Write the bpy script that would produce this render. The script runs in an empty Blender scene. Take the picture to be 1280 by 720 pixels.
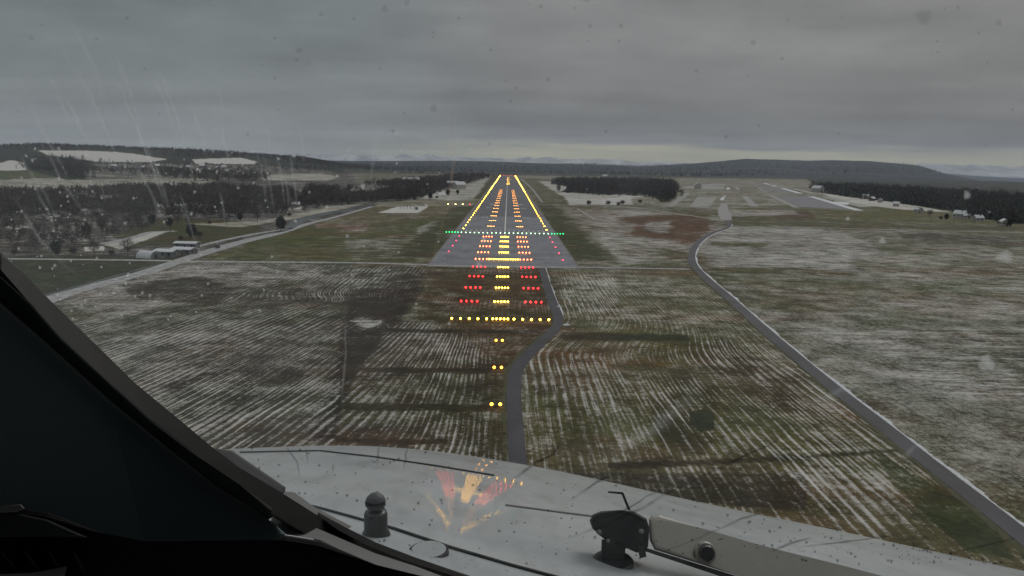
import bpy, bmesh, math, random
import numpy as np
from mathutils import Matrix, Vector

random.seed(7)
rng = np.random.default_rng(11)
R = math.radians
C = bpy.context.scene.collection
sc = bpy.context.scene

# ------------------------------------------------------------------ camera
F = 963.0                     # focal length in photo pixels (1280 wide)
EYE = 47.5                    # eye height over the airfield
c_ = Vector((-4.5, 155.0, -F)).normalized()
e_ = Vector((1.0, -0.0160, 0.0))
r_ = (e_ - c_ * e_.dot(c_)).normalized()
u_ = r_.cross(c_)
M3 = Matrix((r_, c_, u_))      # camera space -> world
cam = bpy.data.cameras.new('camera')
camo = bpy.data.objects.new('camera', cam)
C.objects.link(camo)
cam.sensor_width = 36.0
cam.lens = F / 1280.0 * 36.0
cam.clip_start = 0.05
cam.clip_end = 90000.0
camo.matrix_world = Matrix.Translation((0, 0, EYE)) @ M3.to_4x4()
sc.camera = camo
M3n = np.array(M3)

# ------------------------------------------------------------------ node helper
def N(nt, typ, **kw):
    n = nt.nodes.new(typ)
    ins = kw.pop('ins', {})
    for k, v in kw.items():
        setattr(n, k, v)
    for k, v in ins.items():
        s = n.inputs[k]
        if hasattr(v, 'is_linked') or isinstance(v, bpy.types.NodeSocket):
            nt.links.new(v, s)
        else:
            s.default_value = v
    return n
def math_(nt, op, a, b=0.0, c=None, clamp=False):
    n = N(nt, 'ShaderNodeMath', operation=op, use_clamp=clamp, ins={0: a, 1: b})
    if c is not None:
        if isinstance(c, bpy.types.NodeSocket): nt.links.new(c, n.inputs[2])
        else: n.inputs[2].default_value = c
    return n.outputs[0]
def mixc(nt, f, a, b, blend='MIX'):
    n = N(nt, 'ShaderNodeMix', data_type='RGBA', blend_type=blend)
    n.clamp_factor = True
    for k, v in ((0, f), (6, a), (7, b)):
        if isinstance(v, bpy.types.NodeSocket): nt.links.new(v, n.inputs[k])
        else: n.inputs[k].default_value = v if k == 0 else (*v, 1.0) if len(v) == 3 else v
    return n.outputs[2]
def ramp(nt, f, stops, interp='LINEAR'):
    n = N(nt, 'ShaderNodeValToRGB', ins={0: f})
    cr = n.color_ramp
    cr.interpolation = interp
    while len(cr.elements) < len(stops): cr.elements.new(0.5)
    for el, (p, col) in zip(cr.elements, stops):
        el.position = p
        el.color = (*col, 1.0) if not isinstance(col, float) else (col, col, col, 1.0)
    return n.outputs[0]
def noise(nt, vec, scale, detail=3.0, rough=0.55, out=0):
    n = N(nt, 'ShaderNodeTexNoise', ins={'Scale': scale, 'Detail': detail, 'Roughness': rough})
    nt.links.new(vec, n.inputs['Vector'])
    return n.outputs[out]
def mapv(nt, vec, scale=(1, 1, 1), rot=(0, 0, 0), loc=(0, 0, 0)):
    n = N(nt, 'ShaderNodeMapping')
    nt.links.new(vec, n.inputs[0])
    n.inputs['Scale'].default_value = scale; n.inputs['Rotation'].default_value = rot; n.inputs['Location'].default_value = loc
    return n.outputs[0]

# ------------------------------------------------------------------ sky
SUN_EL, SUN_AZ = R(38), R(35)          # azimuth from +Y towards +X
W = bpy.data.worlds.new('World'); sc.world = W; W.use_nodes = True
nt = W.node_tree; nt.nodes.clear()
tc = N(nt, 'ShaderNodeTexCoord')
sky = N(nt, 'ShaderNodeTexSky', sky_type='NISHITA', sun_disc=False, sun_elevation=SUN_EL, sun_rotation=SUN_AZ,
        altitude=400.0, dust_density=3.0)
sep = N(nt, 'ShaderNodeSeparateXYZ'); nt.links.new(tc.outputs['Generated'], sep.inputs[0])
zx, zy, zz = sep.outputs
zc = math_(nt, 'ADD', math_(nt, 'MAXIMUM', zz, 0.0), 0.045)
comb = N(nt, 'ShaderNodeCombineXYZ', ins={0: math_(nt, 'DIVIDE', zx, zc), 1: math_(nt, 'DIVIDE', zy, zc), 2: 0.0})
n1 = noise(nt, mapv(nt, comb.outputs[0], (0.22, 0.55, 1)), 1.0, 5.0, 0.55)
n2 = noise(nt, mapv(nt, tc.outputs['Generated'], (5, 5, 22)), 1.0, 4.0, 0.5)
n3 = noise(nt, mapv(nt, tc.outputs['Generated'], (6, 6, 75), loc=(3, 1, 0)), 1.0, 4.0, 0.55)
# lower edge of the cloud deck wanders a little
zq = math_(nt, 'ADD', zz, math_(nt, 'MULTIPLY', math_(nt, 'SUBTRACT', n3, 0.5), 0.036))
zq = math_(nt, 'ADD', zq, math_(nt, 'MULTIPLY', zx, 0.010))
t = math_(nt, 'MULTIPLY', math_(nt, 'ADD', zq, 0.05), 1.0, clamp=True)
K = 10.0
def g(r_, g_, b_): return (r_ * K, g_ * K, b_ * K)
deck = ramp(nt, t, [(0.0, g(.42, .40, .32)), (0.045, g(.50, .48, .37)), (0.058, g(.50, .475, .32)), (0.072, g(.47, .445, .30)), (0.080, g(.24, .238, .225)),
                    (0.094, g(.166, .164, .163)), (0.15, g(.202, .196, .192)), (0.25, g(.238, .230, .224)),
                    (0.42, g(.37, .37, .372)), (0.85, g(.62, .62, .625))])
left = ramp(nt, math_(nt, 'ADD', math_(nt, 'MULTIPLY', zx, 1.0), 0.5, clamp=True),
            [(0.0, 1.0), (0.30, .85), (0.52, 0.0)])
deckL = ramp(nt, t, [(0.0, g(.30, .31, .29)), (0.05, g(.31, .325, .305)), (0.085, g(.27, .285, .275)),
                     (0.12, g(.215, .232, .230)), (0.25, g(.170, .198, .200)), (0.42, g(.35, .365, .37)), (0.85, g(.62, .62, .625))])
deck = mixc(nt, left, deck, deckL)
vv = math_(nt, 'ADD', math_(nt, 'MULTIPLY', math_(nt, 'SUBTRACT', n1, 0.5), 0.85), 1.0)
n4 = noise(nt, mapv(nt, tc.outputs['Generated'], (10, 10, 26), loc=(1, 7, 2)), 1.0, 5.0, 0.6)
vv = math_(nt, 'ADD', vv, math_(nt, 'MULTIPLY', math_(nt, 'SUBTRACT', n4, 0.5), 0.42))
vv = math_(nt, 'ADD', vv, math_(nt, 'MULTIPLY', math_(nt, 'SUBTRACT', n2, 0.5), 0.6))
vs = N(nt, 'ShaderNodeVectorMath', operation='SCALE'); nt.links.new(deck, vs.inputs[0]); nt.links.new(vv, vs.inputs['Scale'])
skyc = mixc(nt, 0.97, sky.outputs[0], vs.outputs[0])
bg = N(nt, 'ShaderNodeBackground', ins={'Color': skyc, 'Strength': 0.1})
wo = N(nt, 'ShaderNodeOutputWorld'); nt.links.new(bg.outputs[0], wo.inputs[0])

sl = bpy.data.lights.new('sun', 'SUN'); sl.energy = 0.9; sl.angle = R(25); sl.color = (1.0, .96, .90)
so = bpy.data.objects.new('sun', sl); C.objects.link(so)
sd = Vector((math.sin(SUN_AZ) * math.cos(SUN_EL), math.cos(SUN_AZ) * math.cos(SUN_EL), math.sin(SUN_EL)))
so.rotation_euler = (-sd).to_track_quat('-Z', 'Y').to_euler()
so.location = (0, 0, 900)

sc.view_settings.view_transform = 'Standard'
sc.view_settings.look = 'None'
sc.view_settings.exposure = 0.0
sc.view_settings.gamma = 1.0
sc.cycles.max_bounces = 8
sc.cycles.diffuse_bounces = 3
sc.cycles.glossy_bounces = 3
sc.cycles.volume_bounces = 1
sc.cycles.transparent_max_bounces = 24
sc.cycles.sample_clamp_indirect = 3.0
sc.cycles.use_denoising = True

# ------------------------------------------------------------------ projection helpers
def ray(px, py):
    v = M3 @ Vector(((px - 640.0) / F, (360.0 - py) / F, -1.0))
    return v
def G(px, py, h=0.0):
    d = ray(px, py)
    k = (h - EYE) / d.z
    return Vector((d.x * k, d.y * k, h))
def P(px, py, depth):         # point at a depth along the view axis
    return Vector((0, 0, EYE)) + ray(px, py) * depth
def project(x, y, z):
    d = np.stack([x, y, z - EYE], -1) @ M3n
    w = -d[..., 2]
    ok = w > 1.0
    w = np.where(ok, w, 1.0)
    return np.where(ok, 640 + F * d[..., 0] / w, -9999), np.where(ok, 360 - F * d[..., 1] / w, -9999)

# ------------------------------------------------------------------ object helpers
def tag(o, label=None, cat=None, group=None, kind=None):
    if label: o['label'] = label
    if cat: o['category'] = cat
    if group: o['group'] = group
    if kind: o['kind'] = kind
    return o
def empty(name, loc=(0, 0, 0), rz=0.0):
    o = bpy.data.objects.new(name, None); C.objects.link(o)
    o.location = loc; o.rotation_euler = (0, 0, rz); o.empty_display_size = 0.5
    return o
def np_mesh(name, verts, faces, mats, mat_idx=None, smooth=False):
    """faces: (n,3) or (n,4) int array"""
    me = bpy.data.meshes.new(name)
    verts = np.asarray(verts, dtype=np.float32); faces = np.asarray(faces, dtype=np.int32)
    k = faces.shape[1]
    me.vertices.add(len(verts)); me.vertices.foreach_set('co', verts.ravel())
    me.loops.add(faces.size); me.loops.foreach_set('vertex_index', faces.ravel())
    me.polygons.add(len(faces)); me.polygons.foreach_set('loop_start', np.arange(0, faces.size, k, dtype=np.int32))
    for m in (mats if isinstance(mats, (list, tuple)) else [mats]): me.materials.append(m)
    if mat_idx is not None: me.polygons.foreach_set('material_index', np.asarray(mat_idx, dtype=np.int32))
    if smooth: me.polygons.foreach_set('use_smooth', np.ones(len(faces), dtype=bool))
    me.update(calc_edges=True); me.validate()
    return me
def link(name, me, parent=None):
    o = bpy.data.objects.new(name, me); C.objects.link(o)
    if parent: o.parent = parent
    return o
class MB:
    """collects shapes into one mesh object"""
    def __init__(s): s.v = []; s.f = []; s.m = []; s.cur = 0; s.mats = []
    def mat(s, m):
        if m not in s.mats: s.mats.append(m)
        s.cur = s.mats.index(m); return s
    def face(s, pts):
        i = len(s.v); s.v += [tuple(p) for p in pts]; s.f.append(tuple(range(i, i + len(pts)))); s.m.append(s.cur)
    def raw(s, vs, fs):
        i = len(s.v); s.v += [tuple(p) for p in vs]
        for f in fs: s.f.append(tuple(a + i for a in f)); s.m.append(s.cur)
    def box(s, c, d, rz=0.0):
        cx, cy, cz = c; dx, dy, dz = d[0] / 2, d[1] / 2, d[2] / 2
        co, si = math.cos(rz), math.sin(rz)
        vs = []
        for z in (-dz, dz):
            for x, y in ((-dx, -dy), (dx, -dy), (dx, dy), (-dx, dy)):
                vs.append((cx + x * co - y * si, cy + x * si + y * co, cz + z))
        s.raw(vs, [(0, 3, 2, 1), (4, 5, 6, 7), (0, 1, 5, 4), (1, 2, 6, 5), (2, 3, 7, 6), (3, 0, 4, 7)])
    def tube(s, a, b, ra, rb=None, n=8, caps=True):
        a, b = Vector(a), Vector(b); rb = ra if rb is None else rb
        ax = (b - a).normalized(); up = Vector((0, 0, 1)) if abs(ax.z) < .9 else Vector((1, 0, 0))
        e1 = ax.cross(up).normalized(); e2 = ax.cross(e1)
        vs = []
        for p, r in ((a, ra), (b, rb)):
            for k in range(n):
                t = 2 * math.pi * k / n
                vs.append(p + (e1 * math.cos(t) + e2 * math.sin(t)) * r)
        fs = [(k, (k + 1) % n, n + (k + 1) % n, n + k) for k in range(n)]
        if caps: fs += [tuple(range(n))[::-1], tuple(range(n, 2 * n))]
        s.raw(vs, fs)
    def lathe(s, base, prof, n=16, axis=Vector((0, 0, 1))):
        base = Vector(base); ax = Vector(axis).normalized(); up = Vector((0, 0, 1)) if abs(ax.z) < .9 else Vector((1, 0, 0))
        e1 = ax.cross(up).normalized(); e2 = ax.cross(e1)
        vs = []
        for r, h in prof:
            for k in range(n):
                t = 2 * math.pi * k / n
                vs.append(base + ax * h + (e1 * math.cos(t) + e2 * math.sin(t)) * r)
        fs = []
        for j in range(len(prof) - 1):
            for k in range(n):
                fs.append((j * n + k, j * n + (k + 1) % n, (j + 1) * n + (k + 1) % n, (j + 1) * n + k))
        fs += [tuple(range(n))[::-1], tuple(range((len(prof) - 1) * n, len(prof) * n))]
        s.raw(vs, fs)
    def mesh(s, name, m=None, smooth=False):
        me = bpy.data.meshes.new(name); me.from_pydata(s.v, [], s.f)
        for q in (s.mats or [m]): me.materials.append(q)
        if s.mats:
            for p, i in zip(me.polygons, s.m): p.material_index = i
        if smooth:
            for p in me.polygons: p.use_smooth = True
        me.update()
        return me
    def build(s, name, m=None, parent=None, smooth=False):
        return link(name, s.mesh(name, m, smooth), parent)
ONES = ['', 'first', 'second', 'third', 'fourth', 'fifth', 'sixth', 'seventh', 'eighth', 'ninth', 'tenth', 'eleventh', 'twelfth', 'thirteenth',
        'fourteenth', 'fifteenth', 'sixteenth', 'seventeenth', 'eighteenth', 'nineteenth']
TENS = {2: ('twenty', 'twentieth'), 3: ('thirty', 'thirtieth'), 4: ('forty', 'fortieth'), 5: ('fifty', 'fiftieth'), 6: ('sixty', 'sixtieth'),
        7: ('seventy', 'seventieth'), 8: ('eighty', 'eightieth'), 9: ('ninety', 'ninetieth')}
def nth(n):
    if n < 20: return ONES[n]
    if n >= 100: return 'hundredth' if n == 100 else 'hundred and ' + nth(n - 100)
    a, b = TENS[n // 10]
    return b if n % 10 == 0 else a + '-' + ONES[n % 10]

# ------------------------------------------------------------------ materials
def new_mat(name):
    m = bpy.data.materials.new(name); m.use_nodes = True
    nt = m.node_tree; nt.nodes.clear()
    return m, nt
def out(nt, sh): 
    o = N(nt, 'ShaderNodeOutputMaterial'); nt.links.new(sh, o.inputs[0]); return o
def principled(nt, col, rough=0.7, **ins):
    b = N(nt, 'ShaderNodeBsdfPrincipled')
    if isinstance(col, bpy.types.NodeSocket): nt.links.new(col, b.inputs['Base Color'])
    else: b.inputs['Base Color'].default_value = (*col, 1)
    if isinstance(rough, bpy.types.NodeSocket): nt.links.new(rough, b.inputs['Roughness'])
    else: b.inputs['Roughness'].default_value = rough
    for k, v in ins.items():
        k = k.replace('_', ' ')
        if isinstance(v, bpy.types.NodeSocket): nt.links.new(v, b.inputs[k])
        else: b.inputs[k].default_value = v
    return b.outputs[0]
def rough_mat(name, c1, c2, scale=1.0, rough=0.85, detail=4.0, stretch=(1, 1, 1), spec=0.2, coords='Object'):
    m, nt = new_mat(name)
    tc = N(nt, 'ShaderNodeTexCoord')
    v = mapv(nt, tc.outputs[coords], stretch)
    a = noise(nt, v, scale, detail, 0.65)
    f = ramp(nt, a, [(0.32, 0.0), (0.68, 1.0)])
    out(nt, principled(nt, mixc(nt, f, c1, c2), rough, Specular_IOR_Level=spec))
    return m
def emit_mat(name, col, strength):
    m, nt = new_mat(name)
    e = N(nt, 'ShaderNodeEmission', ins={'Color': (*col, 1), 'Strength': strength})
    out(nt, e.outputs[0])
    return m

# the ground: base colour, snow cover and furrow coordinate come as attributes of the terrain
def ground_mat():
    m, nt = new_mat('field_ground')
    geo = N(nt, 'ShaderNodeNewGeometry'); pos = geo.outputs['Position']
    col = N(nt, 'ShaderNodeAttribute', attribute_name='ground_col').outputs['Color']
    par = N(nt, 'ShaderNodeAttribute', attribute_name='field_par').outputs['Vector']
    sp = N(nt, 'ShaderNodeSeparateXYZ'); nt.links.new(par, sp.inputs[0])
    snow, strip, u = sp.outputs
    fur2 = N(nt, 'ShaderNodeAttribute', attribute_name='streak').outputs['Fac']
    big = noise(nt, pos, 0.018, 4.0, .6)
    mid = noise(nt, pos, 0.11, 4.0, .62)
    fine = noise(nt, pos, 0.75, 4.0, .7)
    vfine = noise(nt, pos, 2.6, 2.0, .7)
    # streaks along the furrows (u across, y along)
    sy = N(nt, 'ShaderNodeSeparateXYZ'); nt.links.new(pos, sy.inputs[0])
    uv = N(nt, 'ShaderNodeCombineXYZ', ins={0: u, 1: math_(nt, 'MULTIPLY', sy.outputs[1], 0.030), 2: 0.0}).outputs[0]
    long = noise(nt, uv, 1.9, 4.0, .68)
    wob = math_(nt, 'MULTIPLY', math_(nt, 'SUBTRACT', mid, .5), 1.0)
    wave = math_(nt, 'SINE', math_(nt, 'MULTIPLY', math_(nt, 'ADD', u, wob), 2 * math.pi / 1.95))
    wave = math_(nt, 'MULTIPLY', wave, math_(nt, 'ADD', math_(nt, 'MULTIPLY', ramp(nt, noise(nt, mapv(nt, pos, (.05, .02, 1), loc=(7, 3, 0)), 1.0, 3, .6), [(.36, 0.0), (.62, 0.75)]), 1.0), 0.0))
    wave2 = math_(nt, 'MULTIPLY', math_(nt, 'SINE', math_(nt, 'MULTIPLY', math_(nt, 'ADD', u, math_(nt, 'MULTIPLY', wob, .8)), 2 * math.pi / 1.02)), ramp(nt, noise(nt, mapv(nt, pos, (.045, .03, 1), loc=(21, 9, 0)), 1.0, 3, .6), [(.40, 0.0), (.62, 1.0)]))
    st = math_(nt, 'ADD', math_(nt, 'ADD', math_(nt, 'MULTIPLY', wave, 0.40), math_(nt, 'MULTIPLY', wave2, 0.30)), math_(nt, 'MULTIPLY', math_(nt, 'SUBTRACT', long, .5), 2.1))
    st = math_(nt, 'MULTIPLY', st, strip)
    # wind-blown streaks across (x stretched)
    xs = noise(nt, mapv(nt, pos, (0.06, 0.30, 1), rot=(0, 0, 0.10)), 1.0, 5.0, .62)
    xf = noise(nt, mapv(nt, pos, (0.25, 0.9, 1), rot=(0, 0, 0.25)), 1.0, 3.0, .6)
    s = math_(nt, 'ADD', snow, st)
    s = math_(nt, 'ADD', s, math_(nt, 'MULTIPLY', math_(nt, 'SUBTRACT', mid, .5), 1.15))
    s = math_(nt, 'ADD', s, math_(nt, 'MULTIPLY', math_(nt, 'SUBTRACT', big, .5), 1.2))
    s = math_(nt, 'ADD', s, math_(nt, 'MULTIPLY', math_(nt, 'SUBTRACT', fine, .5), math_(nt, 'SUBTRACT', 1.25, math_(nt, 'MULTIPLY', strip, .30))))
    s = math_(nt, 'ADD', s, math_(nt, 'MULTIPLY', math_(nt, 'SUBTRACT', vfine, .5), 1.2))
    s2 = math_(nt, 'ADD', math_(nt, 'SUBTRACT', xs, .5), math_(nt, 'MULTIPLY', math_(nt, 'SUBTRACT', xf, .5), .6))
    s = math_(nt, 'ADD', s, math_(nt, 'MULTIPLY', math_(nt, 'MULTIPLY', s2, 1.9), fur2))
    cA = ramp(nt, s, [(0.34, 0.0), (0.66, 0.60), (1.0, 1.0)])
    cB = ramp(nt, s, [(0.20, 0.0), (0.52, 0.34), (0.95, .95)])
    cover = mixc(nt, strip, cB, cA)
    # grass and soil colour
    hv = mixc(nt, ramp(nt, mid, [(.35, 0.0), (.65, 1.0)]), (0.62, 0.60, 0.55), (1.35, 1.38, 1.25))
    c = mixc(nt, 1.0, mixc(nt, 1.0, col, (.80, .78, .70), 'MULTIPLY'), hv, 'MULTIPLY')
    hv2 = mixc(nt, ramp(nt, fine, [(.3, 0.0), (.7, 1.0)]), (0.55, 0.55, 0.55), (1.45, 1.42, 1.35))
    c = mixc(nt, 1.0, c, hv2, 'MULTIPLY')
    brown = mixc(nt, 1.0, c, (1.2, 0.93, 0.84), 'MULTIPLY')
    c = mixc(nt, ramp(nt, noise(nt, pos, 0.035, 4, .6), [(.45, 0.0), (.62, .8)]), c, brown)
    green = mixc(nt, 1.0, c, (.80, .98, .62), 'MULTIPLY')
    c = mixc(nt, ramp(nt, noise(nt, mapv(nt, pos, (.012, .024, 1), loc=(5, 2, 0)), 1.0, 4, .6), [(.46, 0.0), (.60, .9)]), c, green)
    rust = mixc(nt, 1.0, c, (1.25, .86, .62), 'MULTIPLY')
    c = mixc(nt, ramp(nt, noise(nt, mapv(nt, pos, (.016, .040, 1), loc=(15, 42, 0)), 1.0, 4, .65), [(.52, 0.0), (.66, .9)]), c, rust)
    tuft = math_(nt, 'MULTIPLY', ramp(nt, vfine, [(.35, 0.0), (.6, 1.0)]), 0.5)
    sn = mixc(nt, tuft, (0.58, 0.57, 0.55), (0.25, 0.235, 0.195))
    c = mixc(nt, cover, c, sn)
    bump = N(nt, 'ShaderNodeBump', ins={'Strength': 0.6, 'Distance': 0.35})
    nt.links.new(math_(nt, 'ADD', fine, math_(nt, 'MULTIPLY', wave, math_(nt, 'MULTIPLY', strip, .4))), bump.inputs['Height'])
    out(nt, principled(nt, c, 0.92, Specular_IOR_Level=0.15, Normal=bump.outputs[0]))
    return m

def pavement_mat(name, c1, c2, slab=0.0, rough=0.75):
    m, nt = new_mat(name)
    geo = N(nt, 'ShaderNodeNewGeometry'); pos = geo.outputs['Position']
    a = noise(nt, mapv(nt, pos, (1, .12, 1)), 0.35, 4, .6)
    b = noise(nt, pos, 1.6, 4, .7)
    f = math_(nt, 'ADD', math_(nt, 'MULTIPLY', a, .65), math_(nt, 'MULTIPLY', b, .35))
    w_ = noise(nt, pos, .06, 4, .65)
    c = mixc(nt, ramp(nt, f, [(.35, 0.0), (.65, 1.0)]), c1, c2)
    c = mixc(nt, ramp(nt, w_, [(.35, .6), (.58, 0.0)]), c, tuple(v * .5 for v in c1))
    if slab:
        br = N(nt, 'ShaderNodeTexBrick', offset=0.0, ins={'Scale': 1.0, 'Mortar Size': 0.012, 'Brick Width': slab, 'Row Height': slab,
              'Color1': (1, 1, 1, 1), 'Color2': (.9, .9, .9, 1), 'Mortar': (.6, .6, .6, 1)})
        nt.links.new(pos, br.inputs['Vector'])
        c = mixc(nt, 1.0, c, br.outputs['Color'], 'MULTIPLY')
    out(nt, principled(nt, c, rough, Specular_IOR_Level=0.35))
    return m
MT = {}
MT['ground'] = ground_mat()
MT['asphalt'] = pavement_mat('runway_asphalt', (.085, .085, .095), (.12, .12, .13))
MT['shoulder'] = pavement_mat('shoulder_asphalt', (.12, .10, .095), (.17, .15, .14))
MT['concrete'] = pavement_mat('runway_concrete', (.15, .155, .175), (.20, .205, .225), 7.5)
MT['road'] = pavement_mat('road_asphalt', (.036, .035, .042), (.056, .054, .062))
MT['apron'] = pavement_mat('taxiway_concrete', (.22, .22, .20), (.30, .30, .27), 15.0)
MT['track'] = rough_mat('snowy_gravel', (.17, .165, .16), (.42, .42, .42), 0.35, coords='Object')
MT['gravel'] = rough_mat('grey_gravel', (.20, .19, .185), (.34, .33, .33), 0.25)
MT['snow'] = rough_mat('snow', (.60, .62, .64), (.42, .43, .44), 0.9)
MT['paint'] = rough_mat('worn_white_paint', (.62, .61, .58), (.38, .37, .35), 0.8)
MT['water'] = rough_mat('dark_water', (.015, .017, .016), (.03, .032, .028), 0.2, rough=0.25)
MT['bark'] = rough_mat('bark', (.035, .028, .024), (.07, .055, .048), 2.0)
MT['twig'] = rough_mat('bare_twigs', (.040, .032, .032), (.085, .068, .064), 0.15)
MT['twig_pale'] = rough_mat('pale_twigs', (.10, .09, .09), (.17, .16, .155), 0.2)
MT['needle'] = rough_mat('dark_needles', (.010, .018, .016), (.028, .042, .034), 0.12)
MT['steel'] = rough_mat('galvanised_steel', (.20, .20, .20), (.30, .30, .30), 3.0, rough=.5)
MT['housing'] = rough_mat('lamp_housing_yellow_grey', (.16, .14, .06), (.22, .19, .10), 4.0, rough=.5)
MT['wall'] = rough_mat('pale_render', (.34, .33, .31), (.44, .43, .40), .6)
MT['wall_brown'] = rough_mat('brown_boards', (.10, .07, .055), (.16, .12, .09), .8)
MT['wall_grey'] = rough_mat('grey_cladding', (.12, .13, .14), (.18, .19, .20), .5)
MT['roof_dark'] = rough_mat('dark_tiles', (.05, .045, .045), (.09, .08, .08), .8)
MT['pane'] = rough_mat('window_glass_dark', (.015, .018, .022), (.03, .035, .04), .8, rough=.15, spec=.6)
MT['em_white'] = emit_mat('lens_warm_white', (1.0, .50, .035), 30)
MT['em_edge'] = emit_mat('lens_edge_amber', (1.0, .50, .035), 60)
MT['em_tdz'] = emit_mat('lens_touchdown_orange', (1.0, .36, .06), 24)
MT['em_red'] = emit_mat('lens_red', (1.0, .010, .012), 18)
MT['em_amber'] = emit_mat('lens_deep_amber', (1.0, .36, .03), 13)
MT['em_orange'] = emit_mat('lens_red_orange', (1.0, .12, .035), 26)
MT['em_magenta'] = emit_mat('lens_pinkish_red', (1.0, .02, .07), 16)
MT['em_green'] = emit_mat('lens_green', (.005, .95, .20), 8)
MT['em_greenwhite'] = emit_mat('lens_pale_green', (.50, 1.0, .50), 12)
MT['em_papi'] = emit_mat('lens_pale_yellow', (1.0, .72, .20), 45)

# ------------------------------------------------------------------ terrain
def sm(a, b, x):
    t = np.clip((x - a) / (b - a), 0, 1)
    return t * t * (3 - 2 * t)
def vnoise(x, y, seed=0):
    xi = np.floor(x).astype(np.int64); yi = np.floor(y).astype(np.int64)
    fx = x - xi; fy = y - yi
    fx = fx * fx * (3 - 2 * fx); fy = fy * fy * (3 - 2 * fy)
    def h(a, b):
        n = (a * 374761393 + b * 668265263 + seed * 1442695041) & 0x7fffffff
        n = ((n ^ (n >> 13)) * 1274126177) & 0x7fffffff
        return ((n ^ (n >> 16)) & 0xffff) / 65535.0
    return (h(xi, yi) * (1 - fx) + h(xi + 1, yi) * fx) * (1 - fy) + (h(xi, yi + 1) * (1 - fx) + h(xi + 1, yi + 1) * fx) * fy
def fbm(x, y, seed=0, o=4):
    s = 0; a = .5; t = 0
    for k in range(o):
        s = s + a * vnoise(x * 2 ** k, y * 2 ** k, seed + k); t += a; a *= .55
    return s / t - .5

L_PX = [-600, 0, 60, 120, 200, 300, 380, 430, 480, 560]
L_H = [92, 88, 100, 95, 82, 72, 58, 26, 6, 0]
F_PX = [300, 440, 520, 600, 660, 740, 800, 850, 930, 1000, 1080, 1140, 1178, 1230, 1300, 1700]
F_H = [30, 45, 62, 68, 60, 55, 42, 74, 150, 132, 146, 124, 50, -25, -60, -60]
def terrain(x, y):
    d = np.maximum(y, 1.0)
    px = 635 + F * x / d
    px = np.where(y < 60, 635.0, px)
    n = fbm(x / 700, y / 700, 3)
    A = np.interp(px, L_PX, L_H) * (1 + .25 * n)
    h = A * (0.16 * sm(1100, 2000, d) + 0.84 * sm(1900, 3500, d)) * (1 - .7 * sm(4300, 8000, d))
    B = np.interp(px, F_PX, F_H) * (1 + .25 * fbm(x / 1500, y / 1500, 9))
    B = B * (1 + .22 * fbm(x / 420, y / 900, 19))
    h = h + B * sm(4200, 8600, d) * (1 - .5 * sm(9500, 14000, d)) 
    h = h - sm(1000, 1350, px) * 95 * sm(2500, 12000, d)
    # second low swell in mid-valley on the left
    h = h + 7 * sm(420, 100, px) * np.exp(-((d - 1650) / 260) ** 2)
    # gentle unevenness away from the airfield
    off = np.clip((np.abs(x) - 260) / 500, 0, 1) * sm(700, 1600, d)
    h = h + off * 5 * fbm(x / 160, y / 160, 21)
    return h

azd = np.concatenate([np.arange(-180, -42, 3.0), np.arange(-42, 42, 0.085), np.arange(42, 180, 3.0)])
rad = np.concatenate([[2.0, 12.0, 30.0], np.geomspace(60, 1500, 430), np.geomspace(1512, 25000, 210)])
AZ, RD = np.meshgrid(np.radians(azd), rad)
GX = RD * np.sin(AZ); GY = RD * np.cos(AZ)
GZ = terrain(GX, GY)
PX, PY = project(GX, GY, GZ)
nA, nR = len(azd), len(rad)
# masks drawn as polygons on the ground, ragged at the rim
def inside(px, py, poly):
    r = np.zeros(px.shape, bool); n = len(poly); j = n - 1
    for i in range(n):
        xi, yi = poly[i]; xj, yj = poly[j]
        if yi != yj:
            c = ((yi > py) != (yj > py)) & (px < (xj - xi) * (py - yi) / (yj - yi) + xi)
            r ^= c
        j = i
    return r
def mask(poly, rag=6.0, n=5):
    xs = [p[0] for p in poly]; ys = [p[1] for p in poly]
    lo = (min(xs) - 3 * rag, min(ys) - rag); hi = (max(xs) + 3 * rag, max(ys) + rag)
    sel = (PX > lo[0]) & (PX < hi[0]) & (PY > lo[1]) & (PY < hi[1])
    m = np.zeros(PX.shape)
    if not sel.any(): return m
    sx, sy = PX[sel], PY[sel]; wx, wy = GX[sel], GY[sel]
    a = 0
    for k in range(n):
        ss = 0.5 + k * .35
        vx = fbm(wx / 26 * ss, wy / 26 * ss, 40 + k) * rag * 3.5
        vy = fbm(wx / 26 * ss + 50, wy / 26 * ss, 60 + k) * rag * 1.3
        a = a + inside(sx + vx, sy + vy, poly)
    m[sel] = a / n
    return m
col = np.zeros(PX.shape + (3,)); col[:] = (.085, .082, .052)
snow = np.full(PX.shape, .30); strip = np.zeros(PX.shape); streak = np.full(PX.shape, .45)
def paint(poly, c=None, sn=None, st=None, sk=None, rag=6.0, w=1.0):
    m = mask(poly, rag) * w
    if c is not None: col[:] = col * (1 - m[..., None]) + np.array(c) * m[..., None]
    if sn is not None: snow[:] = snow * (1 - m) + sn * m
    if st is not None: strip[:] = strip * (1 - m) + st * m
    if sk is not None: streak[:] = streak * (1 - m) + sk * m

# furrow coordinate in metres across the mowing direction
def cum(y, a, b, amt): return amt * sm(a, b, y)
lw = sm(-5, -40, GX)
Gl = np.tan(R(9.5)) * (np.minimum(GY, 255) - 150) + 5.5 * np.exp(-((GY - 262) / 11) ** 2) * sm(-25, -60, GX) * sm(-110, -70, GX)
Gr = 14 * sm(185, 240, GY) * sm(85, 30, GX)
U = GX - np.where(GX < -3, Gl * lw, Gr)
U = U + 1.6 * fbm(GX / 40, GY / 40, 77)

WHITE = .95
BROWN = (.075, .055, .036); SOIL = (.030, .024, .020); OLIVE = (.085, .082, .045); GREEN = (.075, .083, .034)
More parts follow.
